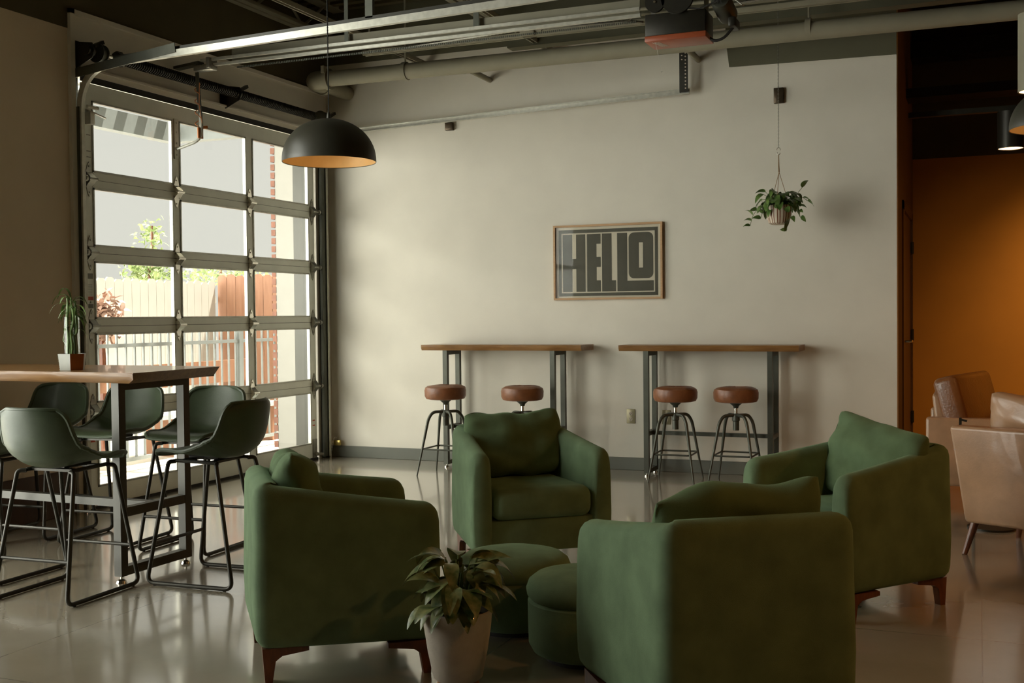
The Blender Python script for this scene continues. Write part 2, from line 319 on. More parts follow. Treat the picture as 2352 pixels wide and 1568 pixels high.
# ------------------------------------------------------------ garage door (door_1)
def garage_door():
    d = bpy.data.objects.new('door_1', None); COL.objects.link(d); struct(d)
    seams = [0.0, 0.672, 1.252, 1.752, 2.252, 2.906]
    gz = [(0.147, 0.618), (0.727, 1.203), (1.302, 1.697), (1.799, 2.197), (2.305, 2.79)]
    gy = [(-2.998, -2.173), (-2.093, -1.256), (-1.170, -0.33)]
    Y0, Y1 = -3.07, -0.235
    for k in range(5):
        z0, z1 = seams[k]+0.0015, seams[k+1]-0.0015
        b = MB(); g0, g1 = gz[k]
        b.box(-0.03, 0, Y0, Y1, z0, g0).box(-0.03, 0, Y0, Y1, g1, z1)
        ys = [Y0]+[q for p in gy for q in p]+[Y1]
        for i in range(0, len(ys), 2): b.box(-0.03, 0, ys[i], ys[i+1], g0, g1)
        sec = b.build('door_section', M_alu, d, smooth=False)
        for y0, y1 in gy:
            gb = MB()                                  # glazing bead
            t = 0.012
            for a in ((y0, y1, g0, g0+t), (y0, y1, g1-t, g1), (y0, y0+t, g0, g1), (y1-t, y1, g0, g1)): gb.box(-0.02, 0.006, *a)
            gb.build('glazing_bead', M_steel, sec, smooth=False)
            MB().box(-0.028, -0.024, y0, y1, g0, g1).build('window_pane', M_glass, sec, smooth=False)
    for z in seams[1:5]: MB().box(-0.036, -0.004, Y0, Y1, z-0.0014, z+0.0014).build('seam_strip', M_rubber, d, smooth=False)  # dark strips added to stop daylight leaking through the section gaps
    # hinges: diamond plates with a folded knuckle
    for zi, z in enumerate(seams[1:5]):
        for yi, y in enumerate((-3.035, -2.133, -1.213, -0.275)):
            side = yi in (0, 3); b = MB()
            for s in (-1, 1):
                b.prism([(-0.018, 0), (-0.034, s*0.035), (-0.012, s*0.10), (0, s*0.118), (0.012, s*0.10), (0.034, s*0.035), (0.018, 0)], lambda u, v, t: (t, y+u, z+v), 0.0, 0.006)
                b.prism([(0, 0), (0.045, 0), (0.0, s*0.055)], lambda u, v, t: (u+0.004, y+t, z+v), -0.03, -0.026)
                b.prism([(0, 0), (0.045, 0), (0.0, s*0.055)], lambda u, v, t: (u+0.004, y+t, z+v), 0.026, 0.03)
                b.bar((0.006, y, z+s*0.045), (0.047, y, z+s*0.006), 0.055, 0.004, up=(0, 0, 1))
            b.cyl((0.04, y-0.038, z), (0.04, y+0.038, z), 0.012, 10)
            for s in (-1, 1): b.cyl((0.0, y, z+s*0.088), (0.011, y, z+s*0.088), 0.006, 8)
            if side:
                sy = -1 if yi == 0 else 1
                b.cyl((0.035, y, z), (0.035, y+sy*0.07, z), 0.007, 8)
                b.cyl((0.035, y+sy*0.055, z), (0.035, y+sy*0.075, z), 0.022, 14)
            b.build('hinge', M_chrome if not side else M_steel, d)
    # top roller bracket, bottom corner bracket, mullion plate
    b = MB().box(0, 0.05, -3.06, -3.02, 2.62, 2.70); b.bar((0.01, -3.05, 2.72), (0.10, -2.97, 2.665), 0.045, 0.006); b.cyl((0.06, -3.1, 2.73), (0.06, -3.0, 2.73), 0.012, 8)
    b.build('roller_bracket', M_white, d, smooth=False)
    MB().box(0, 0.008, -0.31, -0.245, 0.02, 0.19).cyl((0.008, -0.27, 0.05), (0.06, -0.22, 0.05), 0.014, 10).box(0.008, 0.03, -0.29, -0.265, 0.05, 0.07).build('corner_bracket', M_steel, d)
    b = MB().box(0.0, 0.012, -2.155, -2.108, 2.50, 2.80)
    for z in (2.53, 2.62, 2.7, 2.77): b.cyl((0.012, -2.131, z), (0.018, -2.131, z), 0.007, 8)
    b.build('bracket_plate', M_alu2, d)
    # rubber seals
    MB().box(-0.03, 0.012, Y0, Y1, -0.0, 0.02).build('bottom_seal', M_rubber, d, smooth=False)
    MB().box(0.001, 0.012, -3.10, -0.1, 2.907, 2.949).build('top_seal', M_rubber, d, smooth=False)
    # stickers on the left stile
    MB().box(0, 0.001, -3.062, -3.012, 1.575, 1.612).build('data_label', M_decal, d, smooth=False)
    b = MB().box(0, 0.001, -3.064, -3.012, 1.43, 1.455)
    b.build('warning_label', M_decalr, d, smooth=False); MB().box(0, 0.001, -3.064, -3.012, 1.405, 1.43).build('warning_label', M_potw, d, smooth=False)
    MB().prism([(0, 1.409), (0.016, 1.409), (0.008, 1.427)], lambda u, v, t: (t, -3.046+u, v), 0.001, 0.0018).build('warning_symbol', M_decal, d, smooth=False)
    MB().box(0, 0.001, -3.064, -3.012, 1.375, 1.404).build('warning_label', M_decal, d, smooth=False)
    for z in (0.52, 0.46, 0.30): MB().box(0, 0.001, -3.065, -3.02, z, z+0.014).build('red_decal', M_decalr, d, smooth=False)
    for z in (0.355, 0.31): MB().box(0, 0.001, -0.305, -0.268, z, z+0.011).build('red_decal', M_decalr, d, smooth=False)
    b = MB()
    for z in (2.44, 2.40, 2.55): b.box(0, 0.001, -3.05, -3.012, z, z+0.006)
    for i in range(14): b.box(0, 0.0008, -3.062, -3.02, 1.535-i*0.0075, 1.537-i*0.0075)
    b.build('printed_lines', M_decal, d, smooth=False)
    return d
garage_door()

def track(name, y, pts, inward, label):
    t = thing(name, label, 'track')
    p = fillet(pts, 0.30, 12)
    b = MB(); w = 0.05
    # J/C-section channel: web plus two lips
    for off, ww, hh in ((0, 0.05, 0.006),):
        pass
    def sec(pt, nx, nz): return None
    prev = []
    n = len(p); vs = []
    for i in range(n):
        tv = (p[min(i+1, n-1)]-p[max(i-1, 0)]).normalized(); nr = Vector((-tv.z, 0, tv.x))
        for a, bb in ((-0.021, 0.03), (-0.021, 0), (0.021, 0), (0.021, 0.03), (0.016, 0.03), (0.016, 0.006), (-0.016, 0.006), (-0.016, 0.03)):
            q = p[i]+nr*a; q = Vector((q.x, y+inward*bb, q.z)); vs.append(q)
    fs = [(i*8+k, i*8+(k+1) % 8, (i+1)*8+(k+1) % 8, (i+1)*8+k) for i in range(n-1) for k in range(8)]
    fs += [list(range(8)), [(n-1)*8+k for k in range(8)]]
    b.add(vs, fs); b.build('channel', M_alu2, t)
    return t
tr = track('door_track', -3.16, [(0.045, 0, 0.02), (0.045, 0, 2.98), (3.52, 0, 3.06)], 1, 'near overhead door track curving from the left side of the garage door over the room')
b = MB().box(0.0, 0.05, -3.165, -3.16, 0.0, 2.72).box(0.0, 0.005, -3.165, -3.115, 0, 2.72)
b.build('mounting_angle', M_gun, tr, smooth=False)
for z in (0.3, 1.0, 1.75, 2.3, 2.62): MB().box(0.0, 0.05, -3.164, -3.12, z, z+0.09).build('bracket', M_gun, tr, smooth=False)
b = MB().bar((0.0, -3.165, 2.94), (0.85, -3.165, 3.03), 0.006, 0.06); b.build('brace_angle', M_gun, tr, smooth=False)
b = MB().bar((0.32, -3.13, 3.017), (4.2, -3.13, 3.112), 0.012, 0.032); b.build('stiffener', M_tleg, tr, smooth=False)
MB().bar((2.25, -3.13, 3.07), (2.25, -3.13, 4.12), 0.05, 0.012).bar((2.25, -3.10, 3.07), (2.25, -3.10, 4.12), 0.012, 0.05).build('hanger_angle', M_gun, tr, smooth=False)
tf = track('door_track', -0.10, [(0.045, 0, 0.02), (0.045, 0, 2.975), (3.45, 0, 3.08)], -1, 'far overhead door track running along the white wall above the framed HELLO poster')
MB().box(0.0, 0.05, -0.105, -0.10, 0.0, 2.72).box(0, 0.005, -0.155, -0.105, 0, 2.72).build('mounting_angle', M_gun, tf, smooth=False)
b = MB().box(0.03, 0.055, -0.19, -0.105, 0.02, 2.7); b.build('side_strip', M_gun, tf, smooth=False)
for z in (0.3, 1.0, 1.75, 2.3): MB().box(0.0, 0.04, -0.154, -0.11, z, z+0.09).build('bracket', M_gun, tf, smooth=False)
# perforated hanger of the far track: strap with holes as dark discs
b = MB(); b.box(3.375, 3.378, -0.13, -0.095, 3.07, 3.62)
b.box(3.375, 3.445, -0.135, -0.131, 3.07, 3.62)
b.build('perforated_hanger', [M_tleg], tf, smooth=False)
b = MB()
for i in range(18): b.cyl((3.425, -0.138, 3.10+i*0.028), (3.425, -0.1355, 3.10+i*0.028), 0.006, 8)
for i in range(8): b.cyl((3.396, -0.138, 3.33+i*0.032), (3.396, -0.1355, 3.33+i*0.032), 0.006, 8)
b.build('hanger_hole', M_cream, tf, smooth=False)

# ------------------------------------------------------------ torsion shaft with springs
ts = thing('torsion_shaft', 'dark torsion spring shaft mounted across the wall above the glazed garage door', 'door mechanism', (0.13, -1.65, 3.085))
MB().cyl((0, -1.50, 0), (0, 1.55, 0), 0.0125, 12).build('shaft', M_chrome, ts)
def spring(y0, y1, r):
    b = MB(); n = int((y1-y0)/0.009); pts = []
    b.cyl((0, y0, 0), (0, y1, 0), r*0.86, 18)
    N = int((y1-y0)/0.022)
    for i in range(N*10+1):
        a = 2*PI*i/10; pts.append((r*0.92*math.cos(a), y0+(y1-y0)*i/(N*10), r*0.92*math.sin(a)))
    b.tube(pts, 0.006, 5); return b
spring(-1.22, 0.06, 0.036).build('spring', M_black, ts); spring(0.16, 1.22, 0.036).build('spring', M_black, ts)
for y, nm in ((-1.40, 'cable_drum'), (1.36, 'cable_drum')):
    MB().lathe([(0.02, -0.035), (0.06, -0.03), (0.062, -0.022), (0.05, -0.018), (0.05, 0.015), (0.066, 0.02), (0.066, 0.03), (0.02, 0.033)], 24, M=Matrix.Translation((0, y, 0)) @ Matrix.Rotation(PI/2, 4, 'X')).build(nm, M_gun, ts)
for y in (-1.50, 0.11, 1.44):
    b = MB().prism([(-0.125, -0.10), (-0.11, -0.11), (0.03, -0.05), (0.05, 0.0), (0.03, 0.05), (-0.11, 0.07), (-0.125, 0.06)], lambda u, v, t: (u, y+t, v), -0.003, 0.003)
    b.cyl((0, y-0.03, 0), (0, y+0.03, 0), 0.035, 16); b.box(-0.127, -0.12, y-0.05, y+0.05, -0.12, 0.08)
    b.bar((0.02, y+0.02, 0.03), (0.02, y+0.11, 0.075), 0.025)
    b.build('bearing_bracket', M_black, ts)
for y in (-1.23, -1.2): MB().cyl((0, y-0.018, 0), (0, y+0.018, 0), 0.045, 14).bar((0, y, -0.05), (0, y, 0.05), 0.02).build('winding_cone', M_black, ts)

# ------------------------------------------------------------ door opener
op = thing('door_opener', 'black garage door opener with red bottom cover hung beside the ceiling rail', 'door opener', (3.86, -2.06, 2.99))
MB().rbox(-0.19, 0.19, -0.12, 0.10, 0.035, 0.17, 0.006, 2).build('housing', M_black, op)
MB().rbox(-0.193, 0.193, -0.123, 0.103, 0.0, 0.036, 0.006, 2).build('bottom_cover', M_red, op)
b = MB()
for i in range(4): b.bar((-0.15+i*0.012, -0.09, -0.0008), (-0.115+i*0.012, 0.03, -0.0008), 0.005, 0.0016)
b.build('cover_stripes', M_white, op, smooth=False)
MB().lathe([(0.02, -0.012), (0.10, -0.012), (0.10, -0.006), (0.088, 0), (0.10, 0.006), (0.10, 0.012), (0.02, 0.012)], 32, M=Matrix.Translation((0.02, -0.135, 0.25)) @ Matrix.Rotation(PI/2, 4, 'X')).build('drive_pulley', M_black, op)
MB().cyl((0.02, -0.16, 0.25), (0.02, -0.13, 0.25), 0.02, 14).build('pulley_hub', M_chrome, op)
MB().lathe([(0.0, -0.012), (0.062, -0.012), (0.062, 0.012), (0.0, 0.012)], 28, M=Matrix.Translation((-0.12, -0.135, 0.235)) @ Matrix.Rotation(PI/2, 4, 'X')).build('idler_pulley', M_black, op)
MB().cyl((-0.12, -0.155, 0.235), (-0.12, -0.14, 0.235), 0.008, 10).build('pulley_hub', M_chrome, op)
MB().lathe([(0.0, -0.13), (0.05, -0.128), (0.062, -0.115), (0.062, 0.08), (0.05, 0.10), (0.0, 0.105)], 28, M=Matrix.Translation((0.285, -0.03, 0.19)) @ Matrix.Rotation(PI/2-0.2, 4, 'X')).build('motor', M_gun, op)
b = MB()
for k in range(10):
    a = 2*PI*k/10; b.bar((0.285+0.022*math.cos(a), -0.162, 0.215+0.022*math.sin(a)), (0.285+0.038*math.cos(a), -0.162, 0.215+0.038*math.sin(a)), 0.006, 0.003, up=(0, 1, 0))
b.cyl((0.285, -0.17, 0.215), (0.285, -0.15, 0.215), 0.012, 12); b.build('motor_vents', M_rubber, op)
MB().tube([(0.02+0.09*math.cos(a), -0.137, 0.25+0.09*math.sin(a)) for a in [PI*(1.25+0.45*i/10) for i in range(11)]]+[(0.16, -0.14, 0.165), (0.30, -0.16, 0.20)], 0.005, 6).build('drive_belt', M_rubber, op)
MB().rbox(0.315, 0.36, -0.06, 0.09, 0.06, 0.12, 0.01, 2).build('capacitor_box', M_black, op)
MB().tube(fillet([(0.17, 0.0, 0.03), (0.22, 0.0, -0.01), (0.28, 0.0, 0.005), (0.34, 0.0, 0.07)], 0.05), 0.009, 8).build('flexible_conduit', M_rubber, op)
MB().bar((-0.17, 0, 0.17), (-0.17, 0, 1.12), 0.03, 0.004).bar((0.17, 0, 0.17), (0.17, 0, 1.12), 0.03, 0.004).bar((0.20, -0.05, 0.35), (0.42, -0.12, 0.16), 0.03, 0.004).build('hanger_strap', M_steel, op, smooth=False)
MB().tube([(-0.13, -0.1, 0.0), (-0.09, -0.1, -0.18)], 0.0012, 4).lathe([(0, -0.006), (0.005, 0), (0, 0.006)], 8, (-0.09, -0.1, -0.186)).build('pull_cord', M_white, op)

rail = thing('opener_rail', 'long silver double rail of the door opener running from garage door to red opener', 'rail', (0.19, -2.12, 3.20))
for dz, dy in ((0.018, 0), (-0.018, 0.02)): MB().bar((0.05, dy, dz), (3.43, dy, dz), 0.022, 0.020).build('rail_bar', M_alu2, rail, smooth=False)
MB().box(0.3, 3.42, 0.035, 0.04, 0.0, 0.09).build('back_flange', M_pipe, rail, smooth=False)
b = MB()
for i in range(215): x = 0.35+i*0.0142; b.box(x, x+0.008, 0.028, 0.036, -0.058, -0.046)
b.build('drive_chain', M_gun, rail, smooth=False)
MB().rbox(0.0, 0.16, -0.03, 0.05, -0.06, -0.02, 0.006, 2).rbox(0.12, 0.15, -0.04, 0.06, -0.05, 0.03, 0.005, 2).build('trolley', M_steel, rail)
MB().bar((0.05, 0, 0.0), (-0.18, 0.0, -0.02), 0.07, 0.02).build('header_bracket', M_gun, rail, smooth=False)
MB().bar((1.30, 0, 0.03), (1.30, 0, 0.88), 0.03, 0.005).build('hanger_strap', M_gun, rail, smooth=False); MB().bar((2.30, 0, 0.03), (2.30, 0, 0.88), 0.04, 0.005).build('hanger_strap', M_gun, rail, smooth=False)
am = bpy.data.objects.new('opener_arm', None); COL.objects.link(am); am.parent = rail; am.location = (0.01, 0.0, -0.065)
MB().bar((0, 0, 0), (0.015, 0.02, -0.40), 0.028, 0.01).build('upper_arm', M_gun, am, smooth=False)
MB().tube(fillet([(0.015, 0.02, -0.30), (0.02, 0.02, -0.50), (-0.185, -0.01, -0.56)], 0.08), 0.012, 8).build('lower_arm', M_alu2, am)
b = MB(); pts = [(0.02*math.cos(i*0.9), 0.02*math.sin(i*0.9), -0.08-i*0.012) for i in range(28)]
b.tube(pts, 0.0035, 5); b.tube([(0.02, 0, -0.08), (0.03, -0.02, -0.25), (0.04, 0, -0.38)], 0.003, 5); b.build('orange_twine', mat('orange_twine', (0.5, 0.19, 0.07), 0.8), am)
MB().rbox(0.0, 0.012, -0.01, 0.05, -0.49, -0.41, 0.004, 2).bar((0.01, 0.02, -0.41), (0.03, 0.07, -0.40), 0.02).build('release_handle', mat('orange_handle', (0.55, 0.17, 0.03), 0.5), am)

# ------------------------------------------------------------ ceiling pipes, conduits, joists
pp = thing('drain_pipe', 'thick painted drain pipe below the ceiling turning into the white wall at left', 'pipe', (0, 0, 0))
MB().cyl((0.30, -0.60, 3.355), (9.0, -0.60, 3.32), 0.066, 24).build('pipe_run', M_pipe, pp)
MB().tube(fillet([(0.42, -0.60, 3.352), (0.235, -0.60, 3.352), (0.235, -0.40, 3.352)], 0.11, 8), 0.080, 24).build('elbow', M_pipe, pp)
MB().cyl((0.235, -0.45, 3.352), (0.235, 0.005, 3.352), 0.064, 24).build('pipe_branch', M_pipe, pp)
def clampring(c, ax, r, nm='coupling'):
    M = Matrix.Translation(c) @ Matrix.Rotation(PI/2, 4, 'Y' if ax == 'X' else 'X')
    b = MB().lathe([(r-0.006, -0.02), (r+0.008, -0.02), (r+0.008, 0.02), (r-0.006, 0.02)], 26, M=M)
    return b
b = clampring((0.40, -0.6, 3.352), 'X', 0.082); b.box(0.385, 0.415, -0.70, -0.66, 3.39, 3.45); b.build('coupling', M_pipe, pp)
b = clampring((0.235, -0.42, 3.352), 'Y', 0.082); b.build('coupling', M_pipe, pp)
for x in (1.15, 4.45):
    b = clampring((x, -0.6, 3.353), 'X', 0.068); b.bar((x, -0.6, 3.42), (x, -0.6, 4.12), 0.012, 0.012); b.build('pipe_hanger', M_pipe, pp)
for i, (x, y0, lab) in enumerate(((1.66, -0.53, 'thin sprinkler pipe entering the white wall left of the red opener'), (3.50, -0.53, 'short sprinkler pipe entering the white wall just below the red opener'))):
    tag(MB().cyl((x, y0, 3.352), (x, 0.005, 3.345), 0.024, 14).build('branch_pipe', M_pipe), lab, 'pipe', None)
t = thing('lighting_channel', 'long slim metal channel hanging under the joists in front of the drain pipe', 'channel', (0, -0.9, 3.44))
MB().box(0.93, 6.5, -0.03, -0.012, 0, 0.03).box(0.93, 6.5, 0.012, 0.03, 0, 0.03).box(0.93, 6.5, -0.03, 0.03, 0.03, 0.035).build('channel', M_pipe, t, smooth=False)
for x in (0.98, 3.2, 4.8): MB().bar((x, 0, 0.03), (x, 0, 0.68), 0.012, 0.012).build('hanger_rod', M_pipe, t, smooth=False)
MB().rbox(2.33, 2.45, -0.06, 0.04, 0.0, 0.09, 0.01, 2).cyl((2.45, -0.02, 0.04), (2.5, -0.02, 0.04), 0.02, 12).build('junction_box', M_pipe, t)
def coiltube(pts, r, pitch, w):
    b = MB(); P = [Vector(p) for p in pts]; L = sum((P[i+1]-P[i]).length for i in range(len(P)-1)); n = int(L/pitch)*2
    out = []; rad = []
    acc = [0]
    for i in range(len(P)-1): acc.append(acc[-1]+(P[i+1]-P[i]).length)
    for i in range(n+1):
        s = L*i/n
        for k in range(len(P)-1):
            if s <= acc[k+1]+1e-9: break
        out.append(P[k].lerp(P[k+1], (s-acc[k])/(acc[k+1]-acc[k]))); rad.append(r if i % 2 else r-w)
    return b.tube(out, rad, 8)
tag(coiltube([(1.2, -0.91, 3.455), (1.5, -1.2, 3.39), (2.4, -1.25, 3.41), (3.25, -1.1, 3.42), (3.3, -0.91, 3.455)], 0.012, 0.03, 0.004).build('flexible_conduit', M_steel), 'ribbed flexible conduit sagging under the rails left of the red opener', 'conduit')
tag(coiltube([(4.0, -1.06, 3.47), (4.6, -1.05, 3.515), (5.4, -1.05, 3.50)], 0.012, 0.03, 0.004).build('flexible_conduit', M_steel), 'ribbed flexible conduit above the drain pipe right of the red opener', 'conduit')
for z, y, x0, lab in ((3.50, -1.13, 1.7, 'slim straight conduit directly above the channel over the white wall'), (3.56, -0.75, 2.6, 'upper straight conduit ending beyond the red opener')):
    tag(MB().cyl((x0, y, z), (7, y, z-0.03), 0.012, 10).build('conduit', M_pipe), lab, 'conduit')
for x, z, lab in ((1.05, 3.515, 'slotted strut channel crossing above the rails near the pendant lamp cord'), (2.25, 3.515, 'slotted strut channel crossing above the rails beside the small ceiling junction box')):
    t = thing('strut_channel', lab, 'channel', (x, -1.4, z))
    MB().box(-0.022, -0.014, -1.3, 1.398, 0, 0.035).box(0.014, 0.022, -1.3, 1.398, 0, 0.035).box(-0.022, 0.022, -1.3, 1.398, 0.033, 0.037).build('channel', M_pipe, t, smooth=False)
    MB().bar((0, -1.2, 0.03), (0, -1.2, 0.605), 0.012, 0.012).build('hanger_rod', M_pipe, t, smooth=False)
b = MB().box(2.0, 9, -0.42, -0.30, 3.50, 3.60)
struct(b.build('trim_6', M_olive, smooth=False))
for j, x in enumerate((0.18, 1.75, 3.3, 4.85, 6.4)):
    b = MB()
    for dx, dz in ((-0.04, 0), (0.04, 0)): b.box(x+dx-0.028, x+dx+0.028, -13, -0.05, 3.80, 3.812).box(x+dx-0.003, x+dx+0.003, -13, -0.05, 3.80, 3.84)
    b.box(x-0.06, x+0.06, -13, -0.05, 4.08, 4.12)
    y = -0.3; k = 0
    while y > -9:
        b.tube([(x, y, 3.82 if k % 2 else 4.08), (x, y-0.35, 4.08 if k % 2 else 3.82)], 0.012, 6); y -= 0.35; k += 1
    o = b.build('roof_joist', M_pipe, smooth=False)
    tag(o, ['open web steel roof joist nearest the garage door wall', 'open web steel roof joist over the left wall table', 'open web steel roof joist over the framed poster', 'open web steel roof joist over the right end of the white wall', 'open web steel roof joist over the leather chairs'][j], 'joist', kind='structure')
b = MB()
for k in range(60): b.box(-0.22, 9, -9+k*0.15, -8.93+k*0.15, 4.085, 4.12)
struct(b.build('ceiling_deck', M_dark, smooth=False))
# beams in the dark passage at right
struct(MB().box(XR, 14, 1.2, 1.5, 3.12, 3.2).box(XR, 14, 1.9, 2.18, 3.6, 3.75).build('trim_7', M_black, smooth=False))

# ------------------------------------------------------------ passage door (door_2)
d2 = bpy.data.objects.new('door_2', None); COL.objects.link(d2); struct(d2)
MB().box(XR-0.12, XR+0.012, 0.62, 0.74, 0, 2.2).box(XR-0.12, XR+0.012, 1.94, 2.02, 0, 2.2).box(XR-0.12, XR+0.012, 0.62, 2.02, 2.13, 2.2).build('door_frame', M_door2, d2, smooth=False)
lf = MB().box(XR-0.05, XR-0.005, 0.745, 1.935, 0.01, 2.125).build('door_leaf', M_door2, d2, smooth=False)
MB().box(XR-0.005, XR+0.006, 0.80, 0.86, 0.98, 1.18).build('lock_plate', M_black, d2, smooth=False)
MB().tube(fillet([(XR, 0.84, 1.05), (XR+0.06, 0.84, 1.05), (XR+0.06, 0.98, 1.05)], 0.02), 0.010, 8).build('door_handle', M_chrome, d2)
for z in (0.33, 1.08, 1.88): MB().cyl((XR+0.012, 1.935, z-0.055), (XR+0.012, 1.935, z+0.055), 0.012, 8).box(XR-0.004, XR+0.014, 1.90, 1.97, z-0.05, z+0.05).build('hinge', M_black, d2)

# ------------------------------------------------------------ plates and outlets on the back wall
def plate(name, label, cat, x0, x1, z0, z1, m, y=0.0, depth=0.02):
    t = thing(name, label, cat, ((x0+x1)/2, y, (z0+z1)/2)); w = (x1-x0)/2; h = (z1-z0)/2
    MB().rbox(-w, w, -depth, 0.001, -h, h, 0.004, 2).build('plate', m, t); return t
t = plate('junction_box', 'small dark box mounted on the wall behind the hanging plant chain', 'box', 4.102, 4.178, 2.94, 3.062, M_bronze, depth=0.03)
for z in (-0.045, 0.045): MB().cyl((0, -0.034, z), (0, -0.029, z), 0.005, 8).build('screw', M_chrome, t)
t = plate('junction_box', 'tiny dark box on the wall just under the far door track', 'box', 1.238, 1.308, 2.935, 3.003, M_bronze, depth=0.04)
MB().cyl((0.0, -0.044, -0.01), (0.0, -0.04, -0.01), 0.004, 8).build('screw', M_chrome, t)
def outlet(x, lab):
    t = plate('wall_outlet', lab, 'outlet', x-0.037, x+0.037, 0.388, 0.508, M_nickel, depth=0.008)
    for s in (-1, 1):
        MB().lathe([(0.0, 0), (0.016, 0), (0.016, 0.003), (0, 0.003)], 20, M=Matrix.Translation((0, -0.008, s*0.022)) @ Matrix.Rotation(PI/2, 4, 'X')).build('socket', M_cream, t)
        MB().box(-0.008, -0.005, -0.0125, -0.011, s*0.022-0.004, s*0.022+0.007).box(0.005, 0.008, -0.0125, -0.011, s*0.022-0.004, s*0.022+0.007).cyl((0, -0.0125, s*0.022-0.009), (0, -0.011, s*0.022-0.009), 0.003, 8).build('slots', M_rubber, t)
outlet(2.912, 'beige wall outlet between the two wall bar tables')
outlet(3.215, 'wall outlet half hidden behind the left legs of the right wall table')

# padlock and chain at the bottom right of the garage door
t = thing('padlock', 'small brass padlock hanging at the right jamb of the garage door', 'padlock', (0.09, -0.045, 0.145))
MB().rbox(-0.02, 0.045, -0.015, 0.012, -0.035, 0.015, 0.004, 2).build('lock_body', M_brass, t)
MB().tube([(-0.008+0.017*math.cos(a), 0, 0.015+0.022*math.sin(a)) for a in [PI*i/8 for i in range(9)]], 0.004, 6).build('shackle', M_chrome, t)
b = MB()
for i in range(16):
    z = -i*0.011; b.tube([(-0.02-i*0.0012+0.006*math.cos(a)*(i % 2), -0.03-i*0.002+0.006*math.cos(a)*((i+1) % 2), z+0.009*math.sin(a)) for a in [2*PI*k/8 for k in range(8)]], 0.0018, 5, closed=True)
b.build('chain', M_chrome, t)

# ============================================================ FRAMED POSTER
fr = thing('framed_poster', 'framed black and cream HELLO poster in a light wood frame on the white wall', 'poster', (2.245, 0, 1.423))
FW, FH = 0.952, 0.631
b = MB(); t_ = 0.017
for a in ((0, FW, 0, t_), (0, FW, FH-t_, FH), (0, t_, t_, FH-t_), (FW-t_, FW, t_, FH-t_)): b.box(a[0], a[1], -0.03, -0.001, a[2], a[3])
b.build('frame', M_frame, fr, smooth=False)
MB().box(t_, FW-t_, -0.010, -0.004, t_, FH-t_).build('mat_board', M_cream, fr, smooth=False)
inkb = MB()
def ink(fx0, fx1, fy0, fy1): inkb.box(fx0*FW, fx1*FW, -0.0112, -0.0100, (1-fy1)*FH, (1-fy0)*FH)
X = lambda px: (px-215)/1623.0
bx0, bx1, by0, by1 = X(288), X(1768), 0.062, 0.95
ix0, ix1, iy0, iy1 = X(330), X(1722), 0.108, 0.908
ink(bx0, bx1, by0, iy0); ink(bx0, bx1, iy1, by1); ink(bx0, ix0, iy0, iy1); ink(ix1, bx1, iy0, iy1)
lt, lb = 0.125, 0.893
ink(X(350), X(495), lt, lb); ink(X(495), X(555), 0.449, 0.587); ink(X(555), X(695), lt, lb)
ink(X(720), X(863), lt, lb); ink(X(863), X(925), lt, 0.257); ink(X(863), X(925), 0.431, 0.566); ink(X(863), X(925), 0.743, lb)
ink(X(945), X(1090), lt, lb); ink(X(1090), X(1152), 0.747, lb)
ink(X(1172), X(1320), lt, lb); ink(X(1320), X(1705), 0.757, lb)
# letter O: rounded rectangle ring
x0, x1, y0, y1 = X(1342)*FW, X(1700)*FW, (1-0.728)*FH, (1-0.125)*FH
sx0, sx1, sy0, sy1 = X(1490)*FW, X(1550)*FW, (1-0.589)*FH, (1-0.259)*FH
r = 0.045
def rr(x0, x1, y0, y1, r, n=6):
    out = []
    for cx, cy, a0 in ((x1-r, y1-r, 0), (x0+r, y1-r, PI/2), (x0+r, y0+r, PI), (x1-r, y0+r, 1.5*PI)):
        for i in range(n+1): a = a0+PI/2*i/n; out.append((cx+r*math.cos(a), cy+r*math.sin(a)))
    return out
outer = rr(x0, x1, y0, y1, r); inner = rr(sx0, sx1, sy0, sy1, 0.0004)
n = len(outer); inkb.add([(u, -0.0112, v) for u, v in outer+inner], [(i, (i+1) % n, n+(i+1) % n, n+i) for i in range(n)])
inkb.build('hello_lettering', M_ink, fr, smooth=False, merge=False)
MB().box(t_, FW-t_, -0.020, -0.018, t_, FH-t_).build('glazing', M_pglass, fr, smooth=False)

